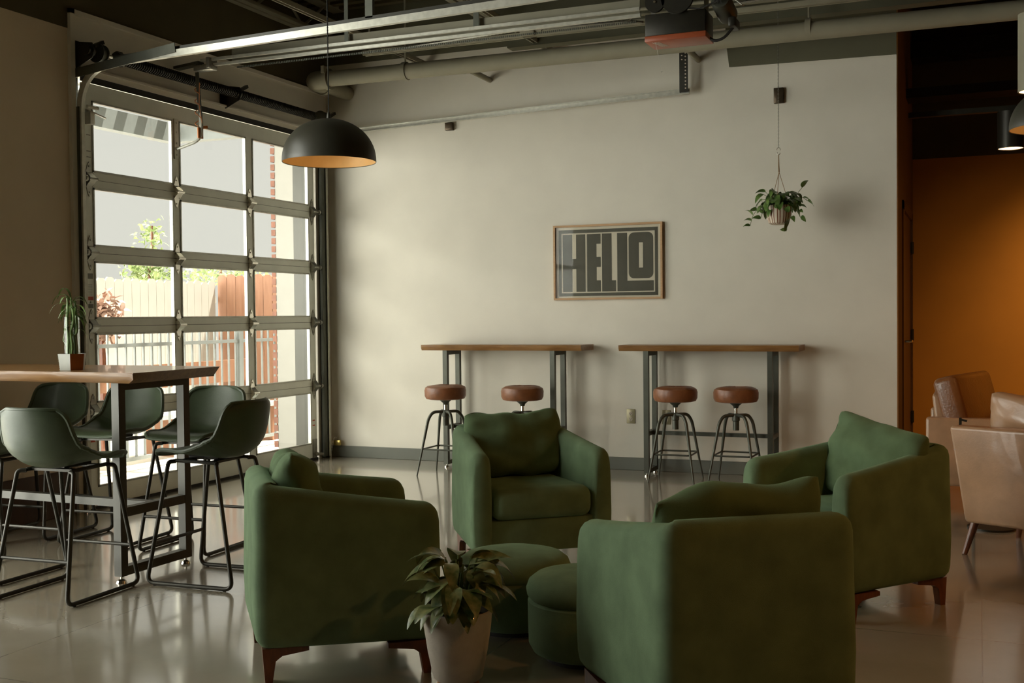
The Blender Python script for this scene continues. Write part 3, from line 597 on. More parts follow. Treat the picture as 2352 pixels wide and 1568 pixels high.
# ============================================================ WALL BAR TABLES
def wall_table(x0, x1, xl, xr, label):
    t = thing('wall_table', label, 'table', ((x0+x1)/2, -0.2, 0), group=None); c = (x0+x1)/2; L = (x1-x0)/2
    ph = x0
    def live(p):
        k = 0.006*math.sin((p.x+ph)*9)+0.004*math.sin((p.x+ph)*23)
        if p.y < 0: p.y += k-0.012*(p.z < 1.02)
        return p
    b = MB(); n = 24
    def f(u, v):
        x = -L+2*L*u; y = -0.155+0.008*math.sin((x+ph)*7)+0.004*math.sin((x+ph)*19)
        a = [(y+0.012, 1.003), (y, 1.02), (y-0.004, 1.045), (y, 1.050), (0.165, 1.050), (0.165, 1.003)][int(round(v*6)) % 6]
        return Vector((x, a[0], a[1]))
    b.grid(f, n, 6); m = n+1
    b.add([f(0, k/6) for k in range(6)], [list(range(6))]); b.add([f(1, k/6) for k in range(6)], [list(range(6))])
    b.build('tabletop', M_wood, t)
    for x in (xl, xr):
        for y in (-0.13, 0.12): MB().box(x-c-0.02, x-c+0.02, y-0.02, y+0.02, 0.025, 1.003).build('leg', M_gun, t, smooth=False)
        MB().box(x-c-0.02, x-c+0.02, -0.11, 0.10, 0.965, 1.003).build('top_bar', M_gun, t, smooth=False)
        MB().box(x-c-0.02, x-c+0.02, -0.11, 0.10, 0.025, 0.06).build('bottom_bar', M_gun, t, smooth=False)
        MB().box(x-c-0.02, x-c+0.02, -0.11, 0.10, 0.325, 0.36).build('cross_bar', M_gun, t, smooth=False)
        for y in (-0.13, 0.12): MB().lathe([(0.006, 0.03), (0.006, 0.014), (0.02, 0.01), (0.022, 0), (0, 0)], 14, (x-c, y, 0)).build('levelling_foot', M_chrome, t)
    MB().box(xl-c+0.02, xr-c-0.02, -0.02, 0.015, 0.325, 0.355).build('stretcher', M_gun, t, smooth=False)
wall_table(1.137, 2.60, 1.363, 2.345, 'narrow wooden bar table against the wall below and left of the poster')
wall_table(2.918, 4.335, 3.14, 4.118, 'narrow wooden bar table against the wall on the right, under the hanging plant')

# ============================================================ BAR STOOLS (round leather)
def bar_stool():
    t = thing('bar_stool', '', 'stool')
    b = MB(); prof = [(0.0, 0.615), (0.13, 0.615), (0.158, 0.622), (0.170, 0.645), (0.172, 0.69), (0.165, 0.718), (0.14, 0.731), (0.09, 0.735), (0.04, 0.732), (0.0, 0.728)]
    b.lathe(prof, 40)
    for i, v in enumerate(b.v):
        a = math.atan2(v[1], v[0]); rr_ = math.hypot(v[0], v[1])
        if v[2] > 0.70: b.v[i] = (v[0], v[1], v[2]-0.006*abs(math.cos(2*a))*(rr_/0.17))
    s = b.build('seat', M_tan, t)
    b = MB()
    for k in range(2):
        a = k*PI/2+0.4; b.tube([((i/10-1)*0.15*math.cos(a), (i/10-1)*0.15*math.sin(a), 0.734-0.012*abs(i/10-1)**3) for i in range(21)], 0.0025, 5)
    b.build('piping', M_tan, s)
    MB().lathe([(0.05, 0.615), (0.045, 0.605), (0.022, 0.585), (0.018, 0.57)], 20).build('seat_plate', M_gun, t)
    MB().cyl((0, 0, 0.50), (0, 0, 0.60), 0.013, 14).build('screw_rod', M_chrome, t)
    MB().lathe([(0.024, 0.40), (0.024, 0.47), (0.03, 0.475), (0.03, 0.51), (0.018, 0.53)], 18).build('hub', M_gun, t)
    for k in range(4):
        a = PI/4+k*PI/2; d = Vector((math.cos(a), math.sin(a), 0))
        pts = [d*0.02+Vector((0, 0, 0.515)), d*0.11+Vector((0, 0, 0.515)), d*0.15+Vector((0, 0, 0.46)), d*0.252+Vector((0, 0, 0.0))]
        p = fillet(pts, 0.06, 6); MB().tube(p, [0.0125]*(len(p)-1)+[0.006], 10).build('leg', M_gun, t)
    q = [Vector((math.cos(PI/4+k*PI/2), math.sin(PI/4+k*PI/2), 0))*0.205+Vector((0, 0, 0.215)) for k in range(4)]
    ring = []
    for k in range(4):
        a_, b_ = q[k], q[(k+1) % 4]; ring += [a_.lerp(b_, 0.08), a_.lerp(b_, 0.5), a_.lerp(b_, 0.92)]
    MB().tube(ring, 0.007, 8, closed=True).build('foot_ring', M_gun, t)
    return t
st0 = bar_stool()
for i, (x, y, a, lab) in enumerate(((1.547, -0.72, 0.0, 'round brown leather stool at the left end of the left wall table'), (2.204, -0.66, 0.35, 'round leather stool half hidden behind the centre green armchair'),
                 (3.411, -0.47, 0.03, 'left of the two round brown stools at the right wall table'), (3.87, -0.41, -0.02, 'right of the two round brown stools at the right wall table'))):
    o = st0 if i == 0 else dup(st0); o.location = (x, y, 0); o.rotation_euler = (0, 0, a); o['label'] = lab; o['group'] = 'round leather bar stools at the wall tables'

# ============================================================ TALL TABLE
tt = thing('tall_table', 'tall honey wood table with black square-tube legs in front of the garage door', 'table', (0.95, -4.41, 0), math.radians(-1.5))
b = MB()
def ttop(u, v):
    x = -0.84+1.78*u; y0 = -0.335+0.010*math.sin(x*4)+0.005*math.sin(x*11); y1 = 0.36
    y, z = [(y0+0.025, 0.990), (y0+0.004, 1.01), (y0, 1.036), (y0+0.006, 1.042), (y1, 1.042), (y1, 0.990)][int(round(v*6)) % 6]
    if u > 0.999: x += -0.045*(z < 1.0)-0.05*(y-y0)/(y1-y0)
    elif u > 0.95: x += -0.05*(y-y0)/(y1-y0)
    return Vector((x, y, z))
b.grid(ttop, 40, 6)
for u in (0, 1): b.add([ttop(u, k/6) for k in range(6)], [list(range(6))])
b.build('tabletop', M_wood, tt)
for x in (-0.64, 0.745):
    for y in (-0.235, 0.235): MB().box(x-0.023, x+0.023, y-0.023, y+0.023, 0.035, 0.990).build('leg', M_tleg, tt, smooth=False)
    MB().box(x-0.023, x+0.023, -0.212, 0.212, 0.95, 0.990).build('top_bar', M_tleg, tt, smooth=False)
    MB().box(x-0.023, x+0.023, -0.212, 0.212, 0.036, 0.08).build('bottom_bar', M_tleg, tt, smooth=False)
    MB().box(x-0.021, x+0.021, -0.212, 0.212, 0.325, 0.37).build('cross_bar', M_tleg, tt, smooth=False)
    for y in (-0.235, 0.235): MB().lathe([(0.006, 0.036), (0.006, 0.02), (0.022, 0.014), (0.028, 0.0), (0, 0)], 16, (x, y, 0)).build('levelling_foot', M_chrome, tt)
MB().box(-0.619, 0.724, -0.023, 0.023, 0.328, 0.368).build('stretcher', M_tleg, tt, smooth=False)

# ============================================================ UPHOLSTERED BAR CHAIRS
def bar_chair():
    t = thing('bar_chair', '', 'chair')
    prof = [(0.195, 0.628), (0.185, 0.640), (0.15, 0.648), (0.09, 0.647), (0.02, 0.638), (-0.05, 0.627), (-0.105, 0.622), (-0.155, 0.632), (-0.198, 0.660), (-0.225, 0.700), (-0.243, 0.755), (-0.256, 0.82), (-0.264, 0.862), (-0.268, 0.892)]
    cum = [0]
    for i in range(1, len(prof)): cum.append(cum[-1]+math.dist(prof[i], prof[i-1]))
    def at(s):
        s *= cum[-1]
        for i in range(len(prof)-1):
            if s <= cum[i+1]+1e-9:
                k = (s-cum[i])/(cum[i+1]-cum[i]); return prof[i][0]*(1-k)+prof[i+1][0]*k, prof[i][1]*(1-k)+prof[i+1][1]*k
        return prof[-1]
    def hw(s):      # half width along the profile
        if s < 0.5: return 0.205+0.022*math.sin(s/0.5*PI/2)
        k = (s-0.5)/0.5; return 0.227-0.045*k**1.5
    NU, NV = 20, 34
    def f(u, v, off):
        y, z = at(v); y2, z2 = at(min(1, v+0.02)); y1, z1 = at(max(0, v-0.02)); L = math.hypot(y2-y1, z2-z1); ny, nz = (z2-z1)/L, -(y2-y1)/L   # front/up normal
        w = hw(v); x = (2*u-1)
        e = 1.0
        if v > 0.87: e = math.sqrt(max(0.0, 1-((v-0.87)/0.13)**2.6))*0.20+0.80
        if v < 0.12: e = math.sqrt(max(0.0, 1-((0.12-v)/0.12)**2))*0.18+0.82
        k = max(0.0, min(1.0, (v-0.22)/0.3)); cup = (0.016+0.066*k*k*(3-2*k)*(1-0.35*max(0, v-0.6)/0.4))*abs(x)**2.2
        drop = -0.012*abs(x)**3*max(0, (v-0.9)/0.1)
        return Vector((x*w*e, y+ny*(cup-off), z+nz*(cup-off)+drop))
    b = MB()
    w = NU+1
    top = [f(i/NU, j/NV, -0.012*(0.35+0.65*math.sin(PI*min(1, max(0, i/NU)))**0.4)) for j in range(NV+1) for i in range(NU+1)]
    bot = [f(i/NU, j/NV, 0.014*(0.35+0.65*math.sin(PI*min(1, max(0, i/NU)))**0.4)) for j in range(NV+1) for i in range(NU+1)]
    n = len(top); fs = []
    for j in range(NV):
        for i in range(NU):
            a = j*w+i; fs.append((a, a+1, a+w+1, a+w)); fs.append((n+a, n+a+w, n+a+w+1, n+a+1))
    for j in range(NV): fs.append((j*w, (j+1)*w, n+(j+1)*w, n+j*w)); fs.append((j*w+NU, n+j*w+NU, n+(j+1)*w+NU, (j+1)*w+NU))
    for i in range(NU): fs.append((i, n+i, n+i+1, i+1)); fs.append((NV*w+i, NV*w+i+1, n+NV*w+i+1, n+NV*w+i))
    b.add(top+bot, fs); s = b.build('seat_shell', M_shell, t)
    rim = [f(0, j/NV, 0.0) for j in range(NV+1)]+[f(i/NU, 1, 0.0) for i in range(1, NU)]+[f(1, 1-j/NV, 0.0) for j in range(NV+1)]+[f(1-i/NU, 0, 0.0) for i in range(1, NU)]
    MB().tube(rim, 0.011, 8, closed=True).build('piping', M_shell, s)
    for sx in (-1, 1):
        pts = [(sx*0.13, 0.13, 0.60), (sx*0.165, 0.145, 0.60), (sx*0.215, 0.245, 0.012), (sx*0.215, -0.245, 0.012), (sx*0.165, -0.13, 0.595), (sx*0.13, -0.11, 0.595)]
        MB().tube(fillet(pts, 0.045, 6), 0.0105, 10).build('sled_leg', M_black, t)
        MB().tube([(sx*0.13, 0.13, 0.603), (sx*0.13, -0.11, 0.598)], 0.0095, 8).build('seat_rail', M_black, t)
        for y in (-0.20, 0.20): MB().cyl((sx*0.215, y, 0.0), (sx*0.215, y, 0.012), 0.008, 8).build('floor_glide', M_rubber, t)
    for z, yy in ((0.20, 0.2135), (0.20, -0.2075)):
        w_ = 0.165+0.05*(0.6-z)/0.588; MB().cyl((-w_, yy, z), (w_, yy, z), 0.0085, 8).build('footrest', M_black, t)
    MB().box(-0.13, 0.13, -0.09, -0.05, 0.592, 0.604).box(-0.13, 0.13, 0.07, 0.11, 0.596, 0.608).rbox(-0.07, 0.07, -0.08, 0.1, 0.604, 0.626, 0.005, 1).build('mounting_plate', M_black, t)
    return t
bc0 = bar_chair()
for i, (x, y, a, lab) in enumerate((
    (1.585, -4.91, 0.04, 'green bar chair seen from behind at the near side of the tall table'),
    (0.945, -4.72, 0.02, 'bar chair cut off by the left edge of the photo at the tall table'),
    (2.07, -4.425, PI/2+0.04, 'dark green bar chair at the right end of the tall table, back turned right'),
    (0.30, -3.80, PI+0.10, 'dark bar chair on the far side of the tall table, nearest the left wall'),
    (0.89, -3.81, PI+0.08, 'dark bar chair on the far side of the tall table, middle of the row'),
    (1.485, -3.82, PI+0.04, 'dark bar chair on the far side of the tall table, rightmost of the row'))):
    o = bc0 if i == 0 else dup(bc0); o.location = (x, y, 0); o.rotation_euler = (0, 0, a); o['label'] = lab; o['group'] = 'green bar chairs around the tall table'

# ============================================================ GREEN ARMCHAIRS
AW, AWB, AD, AZB, AZA, AZK = 0.75, 0.61, 0.655, 0.118, 0.617, 0.712
def armchair():
    t = thing('armchair', '', 'armchair')
    path = [Vector((AW/2, AD/2, 0)), Vector((AWB/2+0.0, -AD/2, 0)), Vector((-AWB/2, -AD/2, 0)), Vector((-AW/2, AD/2, 0))]
    p = fillet(path, 0.065, 10)
    acc = [0]
    for i in range(len(p)-1): acc.append(acc[-1]+(p[i+1]-p[i]).length)
    L = acc[-1]
    def at(s):
        s = max(0, min(L, s))
        for k in range(len(p)-1):
            if s <= acc[k+1]+1e-9: break
        return p[k].lerp(p[k+1], (s-acc[k])/(acc[k+1]-acc[k]))
    N = 110; ss = []
    for i in range(N+1):
        ss.append(L*i/N)
    ends = [0.0, 0.004, 0.012, 0.024, 0.038, 0.052]
    ss = sorted(set([round(s, 5) for s in ss if 0.055 < s < L-0.055]+[round(e, 5) for e in ends]+[round(L-e, 5) for e in ends]))
    T = 0.105; rows = []
    for s in ss:
        q = at(s); tv = (at(s+0.03)-at(s-0.03)).normalized(); nrm = Vector((tv.y, -tv.x, 0))   # inward
        if nrm.dot(-q) < 0: nrm = -nrm
        k = (AD/2-q.y)/AD; h = AZA+(AZK-AZA)*(k**1.15)
        e = min(s, L-s); cap = 1.0
        r = 0.055
        if e < r: cap = math.sqrt(max(0, 1-((r-e)/r)**2))
        h2 = h-r*(1-cap)*1.0; ins = 0.02*(1-cap); zb = AZB+0.012*(1-cap); Tq = T-2*ins
        pr = [(0.05, zb), (0.022, zb+0.010), (0.006, zb+0.03), (0, zb+0.06), (-0.004, 0.30), (0, 0.48), (0.004, h2-0.05), (0.010, h2-0.024), (0.024*Tq/T, h2-0.008), (0.045*Tq/T, h2)]
        pr += [(Tq-0.04*Tq/T, h2), (Tq-0.018*Tq/T, h2-0.010), (Tq-0.005, h2-0.03), (Tq, h2-0.06), (Tq+0.006, 0.40), (Tq+0.004, 0.22), (Tq, zb)]
        rows.append([Vector((q.x, q.y, 0))+nrm*(ins+a)+Vector((0, 0, z)) for a, z in pr])
    m = len(rows[0]); b = MB(); vs = [v for r_ in rows for v in r_]
    fs = [(i*m+k, i*m+(k+1) % m, (i+1)*m+(k+1) % m, (i+1)*m+k) for i in range(len(rows)-1) for k in range(m)]
    fs += [list(range(m)), [(len(rows)-1)*m+k for k in range(m)]]
    b.add(vs, fs); body = b.build('body', M_green, t)
    # upholstered base under the seat
    def taper(v):
        k = (AD/2-v.y)/AD; return Vector((v.x*(1-0.18*k), v.y, v.z))
    MB().rbox(-AW/2+0.09, AW/2-0.09, -AD/2+0.06, AD/2-0.012, AZB+0.002, 0.285, 0.012, 2, fn=taper).build('seat_base', M_green, t)
    MB().rbox(-AW/2+0.112, AW/2-0.112, -AD/2+0.105, AD/2+0.015, 0.283, 0.435, 0.05, 5, fn=lambda v: Vector((v.x*(1-0.16*(AD/2-v.y)/AD), v.y, v.z+0.018*max(0, 1-(v.x/0.26)**2)*(1 if v.z > 0.36 else 0)))).build('seat_cushion', M_green, t)
    for sx in (-1, 1):
        for sy in (-1, 1):
            wx = (AW if sy > 0 else AWB)/2-0.045; yy = sy*(AD/2-0.06)
            b = MB(); poly = [(0.035, AZB+0.004), (-0.13, AZB+0.004), (-0.13, AZB-0.014), (-0.035, AZB-0.026), (-0.012, 0.075), (0.0, 0.0), (0.026, 0.0)]
            b.prism(poly, lambda u, v, t_: (sx*wx+t_, yy+sy*u, v), -0.018, 0.018); b.build('leg', M_walnut, t, smooth=False)
    return t
def pillow_mesh(Wd, Ht, Tk, seed):
    b = MB(); N = 34
    def f(u, v, s):
        x = math.sin(PI/2*(2*u-1)); z = math.sin(PI/2*(2*v-1))
        px = x*Wd/2*(1-0.07*(z*z)*(1-abs(x)*0.3)); pz = z*Ht/2*(0.93+0.07*(x*x)*(1-0.5*abs(x)**6)-0.06*abs(x)**10)
        th = Tk/2*max(0.0, (1-abs(x)**3.4))**0.5*max(0.0, (1-abs(z)**3.6))**0.5
        w = 0.020*hashn(x*2.1+seed, z*2.3, seed*3.1)+0.005*math.sin((x*0.8+z)*9+seed)*abs(x)*abs(z)
        return Vector((px, s*(th+ (w if th > 0.01 else 0)), pz+0.035*hashn(x*1.8, seed, 2)*abs(z)))
    w_ = N+1; A = [f(i/N, j/N, 1) for j in range(N+1) for i in range(N+1)]; B = [f(i/N, j/N, -1) for j in range(N+1) for i in range(N+1)]
    n = len(A); fs = []
    for j in range(N):
        for i in range(N): a = j*w_+i; fs.append((a, a+1, a+w_+1, a+w_)); fs.append((n+a, n+a+w_, n+a+w_+1, n+a+1))
    b.add(A+B, fs); return b
arm0 = armchair()
arms = ((3.297, -5.284, -0.879, 'green velvet armchair at left seen from its side beside the potted plant', 'green back cushion standing in the left armchair, seen end on'),
        (3.375, -3.55, 3.85, 'green velvet armchair in the middle facing the camera behind the ottomans', 'wide green back cushion in the armchair facing the camera'),
        (4.834, -5.52, 0.625, 'nearest green velvet armchair seen from behind at lower right', 'olive green back cushion rising over the nearest armchair'),
        (5.049, -3.727, 2.38, 'green velvet armchair at right facing left, in front of the leather chairs', 'plump green back cushion in the armchair at right'))
for i, (x, y, a, lab, labp) in enumerate(arms):
    o = arm0 if i == 0 else dup(arm0); o.location = (x, y, 0); o.rotation_euler = (0, 0, a); o['label'] = lab; o['group'] = 'green velvet armchairs around the ottomans'
    pl = pillow_mesh((0.50, 0.55, 0.54, 0.60)[i], (0.37, 0.36, 0.38, 0.40)[i], 0.17, i*1.7+0.3).build('back_cushion', M_green2, sharp=120)
    Mx = Matrix.Translation((x, y, 0)) @ Matrix.Rotation(a, 4, 'Z') @ Matrix.Translation((0.0, -0.13, 0.612)) @ Matrix.Rotation(0.30, 4, 'X') @ Matrix.Rotation((-0.05, 0.02, -0.07, -0.09)[i], 4, 'Y')
    pl.matrix_world = Mx; tag(pl, labp, 'cushion', 'loose back cushions in the green armchairs')

# ============================================================ OTTOMANS
for i, (x, y, r_, h_, lab) in enumerate(((3.80, -4.70, 0.235, 0.325, 'round green ottoman farther from the camera, behind the potted plant'), (4.215, -4.99, 0.225, 0.335, 'round green ottoman nearer the camera, half hidden by the nearest armchair'))):
    t = thing('ottoman', lab, 'ottoman', (x, y, 0), group='pair of round green ottomans'); s = h_/0.335
    MB().lathe([(0, 0.022), (r_-0.05, 0.022), (r_-0.022, 0.035), (r_-0.006, 0.065), (r_-0.004, 0.15*s), (r_-0.004, 0.222*s), (r_-0.016, 0.232*s), (0, 0.232*s)], 56).build('body', M_green, t)
    MB().lathe([(0, 0.232*s), (r_-0.014, 0.232*s), (r_-0.002, 0.245*s), (r_+0.002, 0.268*s), (r_-0.008, 0.296*s), (r_-0.035, 0.317*s), (r_-0.09, 0.330*s), (0, 0.335*s)], 56).build('lid_cushion', M_green, t)
    MB().lathe([(0, 0), (r_-0.07, 0), (r_-0.07, 0.024), (0, 0.024)], 40).build('base', M_rubber, t)

# ============================================================ PLANTS
def leaf(b, base, d, L, Wd, droop=0.5, fold=0.25, roll=0.0, n=7):
    d = Vector(d).normalized(); side = d.cross(Vector((0, 0, 1)))
    if side.length < 1e-3: side = Vector((1, 0, 0))
    side.normalize(); side = (Matrix.Rotation(roll, 3, d) @ side)
    p = Vector(base); vs = []; cur = d.copy()
    for i in range(n+1):
        k = i/n; w = Wd*(math.sin(PI*min(1, k**0.75*1.0))**0.8)*0.5 if 0 < k < 1 else 0.0015
        up = side.cross(cur).normalized()
        vs += [p-side*w+up*w*fold, p.copy(), p+side*w+up*w*fold]
        cur = (cur+Vector((0, 0, -1))*droop/n*1.6).normalized(); p = p+cur*L/n
    fs = []
    for i in range(n): a = i*3; fs += [(a, a+1, a+4, a+3), (a+1, a+2, a+5, a+4)]
    b.add(vs, fs)
# floor plant
PP = Vector((3.985, -5.64, 0))
pt = thing('potted_plant', 'leafy variegated plant in a grey pot on wooden legs between the near armchairs', 'plant', PP)
pt.scale = (1.08, 1.08, 1.08)
MB().lathe([(0.0, 0.085), (0.068, 0.085), (0.076, 0.092), (0.092, 0.17), (0.104, 0.25), (0.108, 0.30), (0.104, 0.302), (0.098, 0.29), (0.095, 0.27), (0.0, 0.27)], 48).build('pot', M_pot, pt)
MB().lathe([(0.0, 0.272), (0.094, 0.272), (0.0, 0.285)], 32).build('soil', M_soil, pt)
for a in (0.4, 0.4+PI/2, 0.4+PI, 0.4+1.5*PI): MB().tube([(0.045*math.cos(a), 0.045*math.sin(a), 0.10), (0.075*math.cos(a), 0.075*math.sin(a), 0.0)], [0.013, 0.008], 12).build('leg', M_oakleg, pt)
b = MB(); sb = MB(); r5 = random.Random(11)
for i in range(62):
    a = i*2.4+r5.uniform(-0.3, 0.3); hgt = r5.uniform(0.02, 0.175); rad = r5.uniform(0.02, 0.085)
    p0 = Vector((0.02*math.cos(a), 0.02*math.sin(a), 0.27)); p1 = Vector((rad*math.cos(a), rad*math.sin(a), 0.29+hgt))
    sb.tube([p0, p0.lerp(p1, 0.5)+Vector((0, 0, 0.02)), p1], 0.0028, 5)
    el = r5.uniform(-0.1, 0.9)
    leaf(b, p1, (math.cos(a+r5.uniform(-.4, .4)), math.sin(a+r5.uniform(-.4, .4)), el), r5.uniform(0.095, 0.145), r5.uniform(0.044, 0.066), r5.uniform(0.5, 1.5), 0.2, r5.uniform(-0.5, 0.5))
b.build('foliage', M_leafv, pt, merge=False); sb.build('stems', M_stem, pt)
# hanging plant
HX, HY = 4.215, -0.50
hp = thing('hanging_plant', 'trailing green plant in a striped pot hanging from a chain near the wall', 'plant', (HX, HY, 0))
hb = MB(); hpr = [(0.055, 1.955), (0.075, 1.965), (0.088, 2.01), (0.094, 2.095), (0.088, 2.095), (0.082, 2.03)]; nn = 60
for k in range(nn):
    a0 = 2*PI*k/nn; a1 = 2*PI*(k+1)/nn; hb.cur = 1 if k % 5 in (0, 2) else 0
    for (r0, z0), (r1, z1) in zip(hpr, hpr[1:]): hb.add([(r0*math.cos(a0), r0*math.sin(a0), z0), (r0*math.cos(a1), r0*math.sin(a1), z0), (r1*math.cos(a1), r1*math.sin(a1), z1), (r1*math.cos(a0), r1*math.sin(a0), z1)], [(0, 1, 2, 3)])
hb.cur = 0; hb.add([(0.055*math.cos(2*PI*k/nn), 0.055*math.sin(2*PI*k/nn), 1.955) for k in range(nn)], [list(range(nn))])
hb.build('pot', [M_cream, M_rustst], hp)
MB().lathe([(0.0, 2.06), (0.085, 2.06), (0.0, 2.075)], 20).build('soil', M_soil, hp)
b = MB(); sb = MB(); r6 = random.Random(5)
for i in range(95):
    a = i*2.4; rad = r6.uniform(0.02, 0.13); h = r6.uniform(-0.02, 0.11)
    p0 = Vector((0.03*math.cos(a), 0.03*math.sin(a), 2.065)); p1 = Vector((rad*math.cos(a), rad*math.sin(a), 2.09+h)); sb.tube([p0, p0.lerp(p1, .5)+Vector((0, 0, .03)), p1], 0.0018, 4)
    leaf(b, p1, (math.cos(a), math.sin(a), r6.uniform(-0.5, 0.7)), r6.uniform(0.065, 0.11), r6.uniform(0.042, 0.062), r6.uniform(0.6, 2.0), 0.2, r6.uniform(-0.7, 0.7))
for pts, lv in (([(-0.07, 0, 2.09), (-0.13, -0.02, 2.10), (-0.19, -0.02, 2.03), (-0.21, -0.02, 1.95)], 6), ([(0.08, 0, 2.09), (0.10, -0.03, 2.02), (0.07, -0.04, 1.95), (0.06, -0.04, 1.90)], 5),
                ([(0.05, 0, 2.10), (0.12, 0, 2.16), (0.17, 0, 2.22)], 3), ([(0.06, 0, 2.1), (0.16, 0.0, 2.16), (0.21, 0, 2.12)], 3), ([(0.07, 0, 2.09), (0.14, -0.02, 2.08), (0.16, -0.02, 2.0)], 4), ([(-0.06, 0, 2.09), (-0.11, -0.03, 2.06), (-0.13, -0.03, 2.0)], 3)):
    P_ = [Vector(q) for q in pts]; sb.tube(fillet(P_, 0.03, 3), 0.002, 5)
    for k in range(lv):
        f_ = (k+1)/lv*(len(P_)-1); j = min(int(f_), len(P_)-2); q = P_[j].lerp(P_[j+1], f_-j); sgn = 1 if k % 2 else -1
        leaf(b, q, (P_[-1].x-P_[0].x+sgn*0.05, -0.05, r6.uniform(-0.1, 0.25)), r6.uniform(0.05, 0.085), r6.uniform(0.032, 0.05), 0.9, 0.2, r6.uniform(-1.2, 1.2))
b.build('foliage', M_leaf, hp, merge=False); sb.build('stems', M_stem, hp)
knot = Vector((0.003, 0, 2.345))
for k in range(3):
    a = 0.5+k*2*PI/3; MB().tube([(0.085*math.cos(a), 0.085*math.sin(a), 2.085), knot], 0.0022, 5).build('hanger_cord', M_twine, hp)
MB().tube([knot, (0.001, 0, 2.39), (0, 0, 2.47)], [0.006, 0.005, 0.003], 6).build('cord_knot', M_twine, hp)
MB().tube([(0.012*math.cos(a)*(1 if a < PI*1.2 else 1), 0, 2.512+0.014*math.sin(a)) for a in [-0.6+i*0.4 for i in range(11)]], 0.002, 5).tube([(0.010*math.cos(a+PI), 0, 2.483+0.012*math.sin(a+PI)) for a in [-0.6+i*0.4 for i in range(11)]], 0.002, 5).build('hook', M_chrome, hp)
b = MB(); z = 2.53; k = 0
while z < 4.1:
    b.tube([((0.0035*math.cos(a) if k % 2 else 0), (0 if k % 2 else 0.0035*math.cos(a)), z+0.0085*math.sin(a)) for a in [2*PI*i/6 for i in range(6)]], 0.0013, 4, closed=True); z += 0.0135; k += 1
b.build('chain', M_steel, hp)
# lucky bamboo on the tall table
lb = thing('lucky_bamboo', 'lucky bamboo with thin curling leaves in a faceted two tone planter on the tall table', 'plant', (1.31, -4.57, 1.0425))
hexp = [(0.066*math.cos(-0.95+k*PI/3), 0.066*math.sin(-0.95+k*PI/3)) for k in range(6)]
b = MB(); lo = [Vector((x*0.96, y*0.96, 0)) for x, y in hexp]; hi = [Vector((x*1.1, y*1.1, 0.083)) for x, y in hexp]
for k in range(6):
    j = (k+1) % 6; b.cur = {0: 2, 5: 1, 4: 0}.get(k, 1); b.add([lo[k], lo[j], hi[j], hi[k]], [(0, 1, 2, 3)])
b.cur = 1; b.add([v for v in lo], [list(range(6))[::-1]]); b.add([v*0.98+Vector((0, 0, -0.01)) for v in hi], [list(range(6))])
pot = b.build('planter', [M_potw, M_potg, M_potb], lb, smooth=False)
rb = MB()
a5 = lo[4]; c5 = lo[5]; h5, g5 = hi[4], hi[5]
for k in range(8):
    f0 = (k+0.3)/8; f1 = (k+0.8)/8; nn = (c5-a5).cross(h5-a5).normalized()
    q = [a5.lerp(h5, f0), c5.lerp(g5, f0), c5.lerp(g5, f1), a5.lerp(h5, f1)]
    rb.add([p+nn*0.0 for p in q]+[p+nn*0.0025 for p in q], [(0,1,2,3), (4,5,6,7), (0,1,5,4), (1,2,6,5), (2,3,7,6), (3,0,4,7)])
rb.build('ridges', M_potw, pot, smooth=False)
MB().lathe([(0.0, 0.074), (0.055, 0.074), (0.0, 0.078)], 12).build('pebbles', M_soil, lb)
MB().lathe([(0.038, 0.075), (0.038, 0.27), (0.0365, 0.27), (0.0365, 0.075)], 24).build('glass_sleeve', M_glass, lb)
sb = MB(); b = MB(); r8 = random.Random(3)
for k in range(7):
    a = k*0.9; x = 0.022*math.cos(a); y = 0.022*math.sin(a); H_ = r8.uniform(0.16, 0.30)
    pts = [(x+0.004*math.sin(i*1.3+k)+(0.012 if (i > 4 and k % 3 == 0) else 0), y, 0.075+H_*i/8) for i in range(9)]
    sb.tube(pts, [0.0065 if i % 2 else 0.0055 for i in range(9)], 8)
    tip = Vector(pts[-1])
    for q in range(3):
        aa = a+q*2.1+r8.uniform(-.4, .4); leaf(b, tip-Vector((0, 0, 0.02*q)), (math.cos(aa), math.sin(aa), 1.0), r8.uniform(0.07, 0.13), 0.014, 1.6, 0.3, 0.2)
sb.tube([(-0.02, 0, 0.22), (-0.045, 0, 0.19), (-0.055, 0, 0.15), (-0.03, 0, 0.12)], 0.005, 7)
for bx, bz, d_, L_ in ((0.0, 0.36, (-0.3, 0.1, 1), 0.19), (0.0, 0.34, (-0.35, 0, 1), 0.17), (0.01, 0.34, (0.4, 0, 1), 0.13), (0.02, 0.30, (0.9, 0, 0.5), 0.12), (-0.01, 0.31, (-0.9, 0, 0.45), 0.10), (0.02, 0.28, (1, 0, 0.2), 0.13)):
    leaf(b, (bx, 0, bz), d_, L_, 0.016, 1.9, 0.3, 0.1, 10)
sb.tube([(0, 0, 0.25), (0.0, 0, 0.37)], 0.004, 6)
sb.build('stalks', M_stem, lb); b.build('leaves', M_leaf, lb, merge=False)

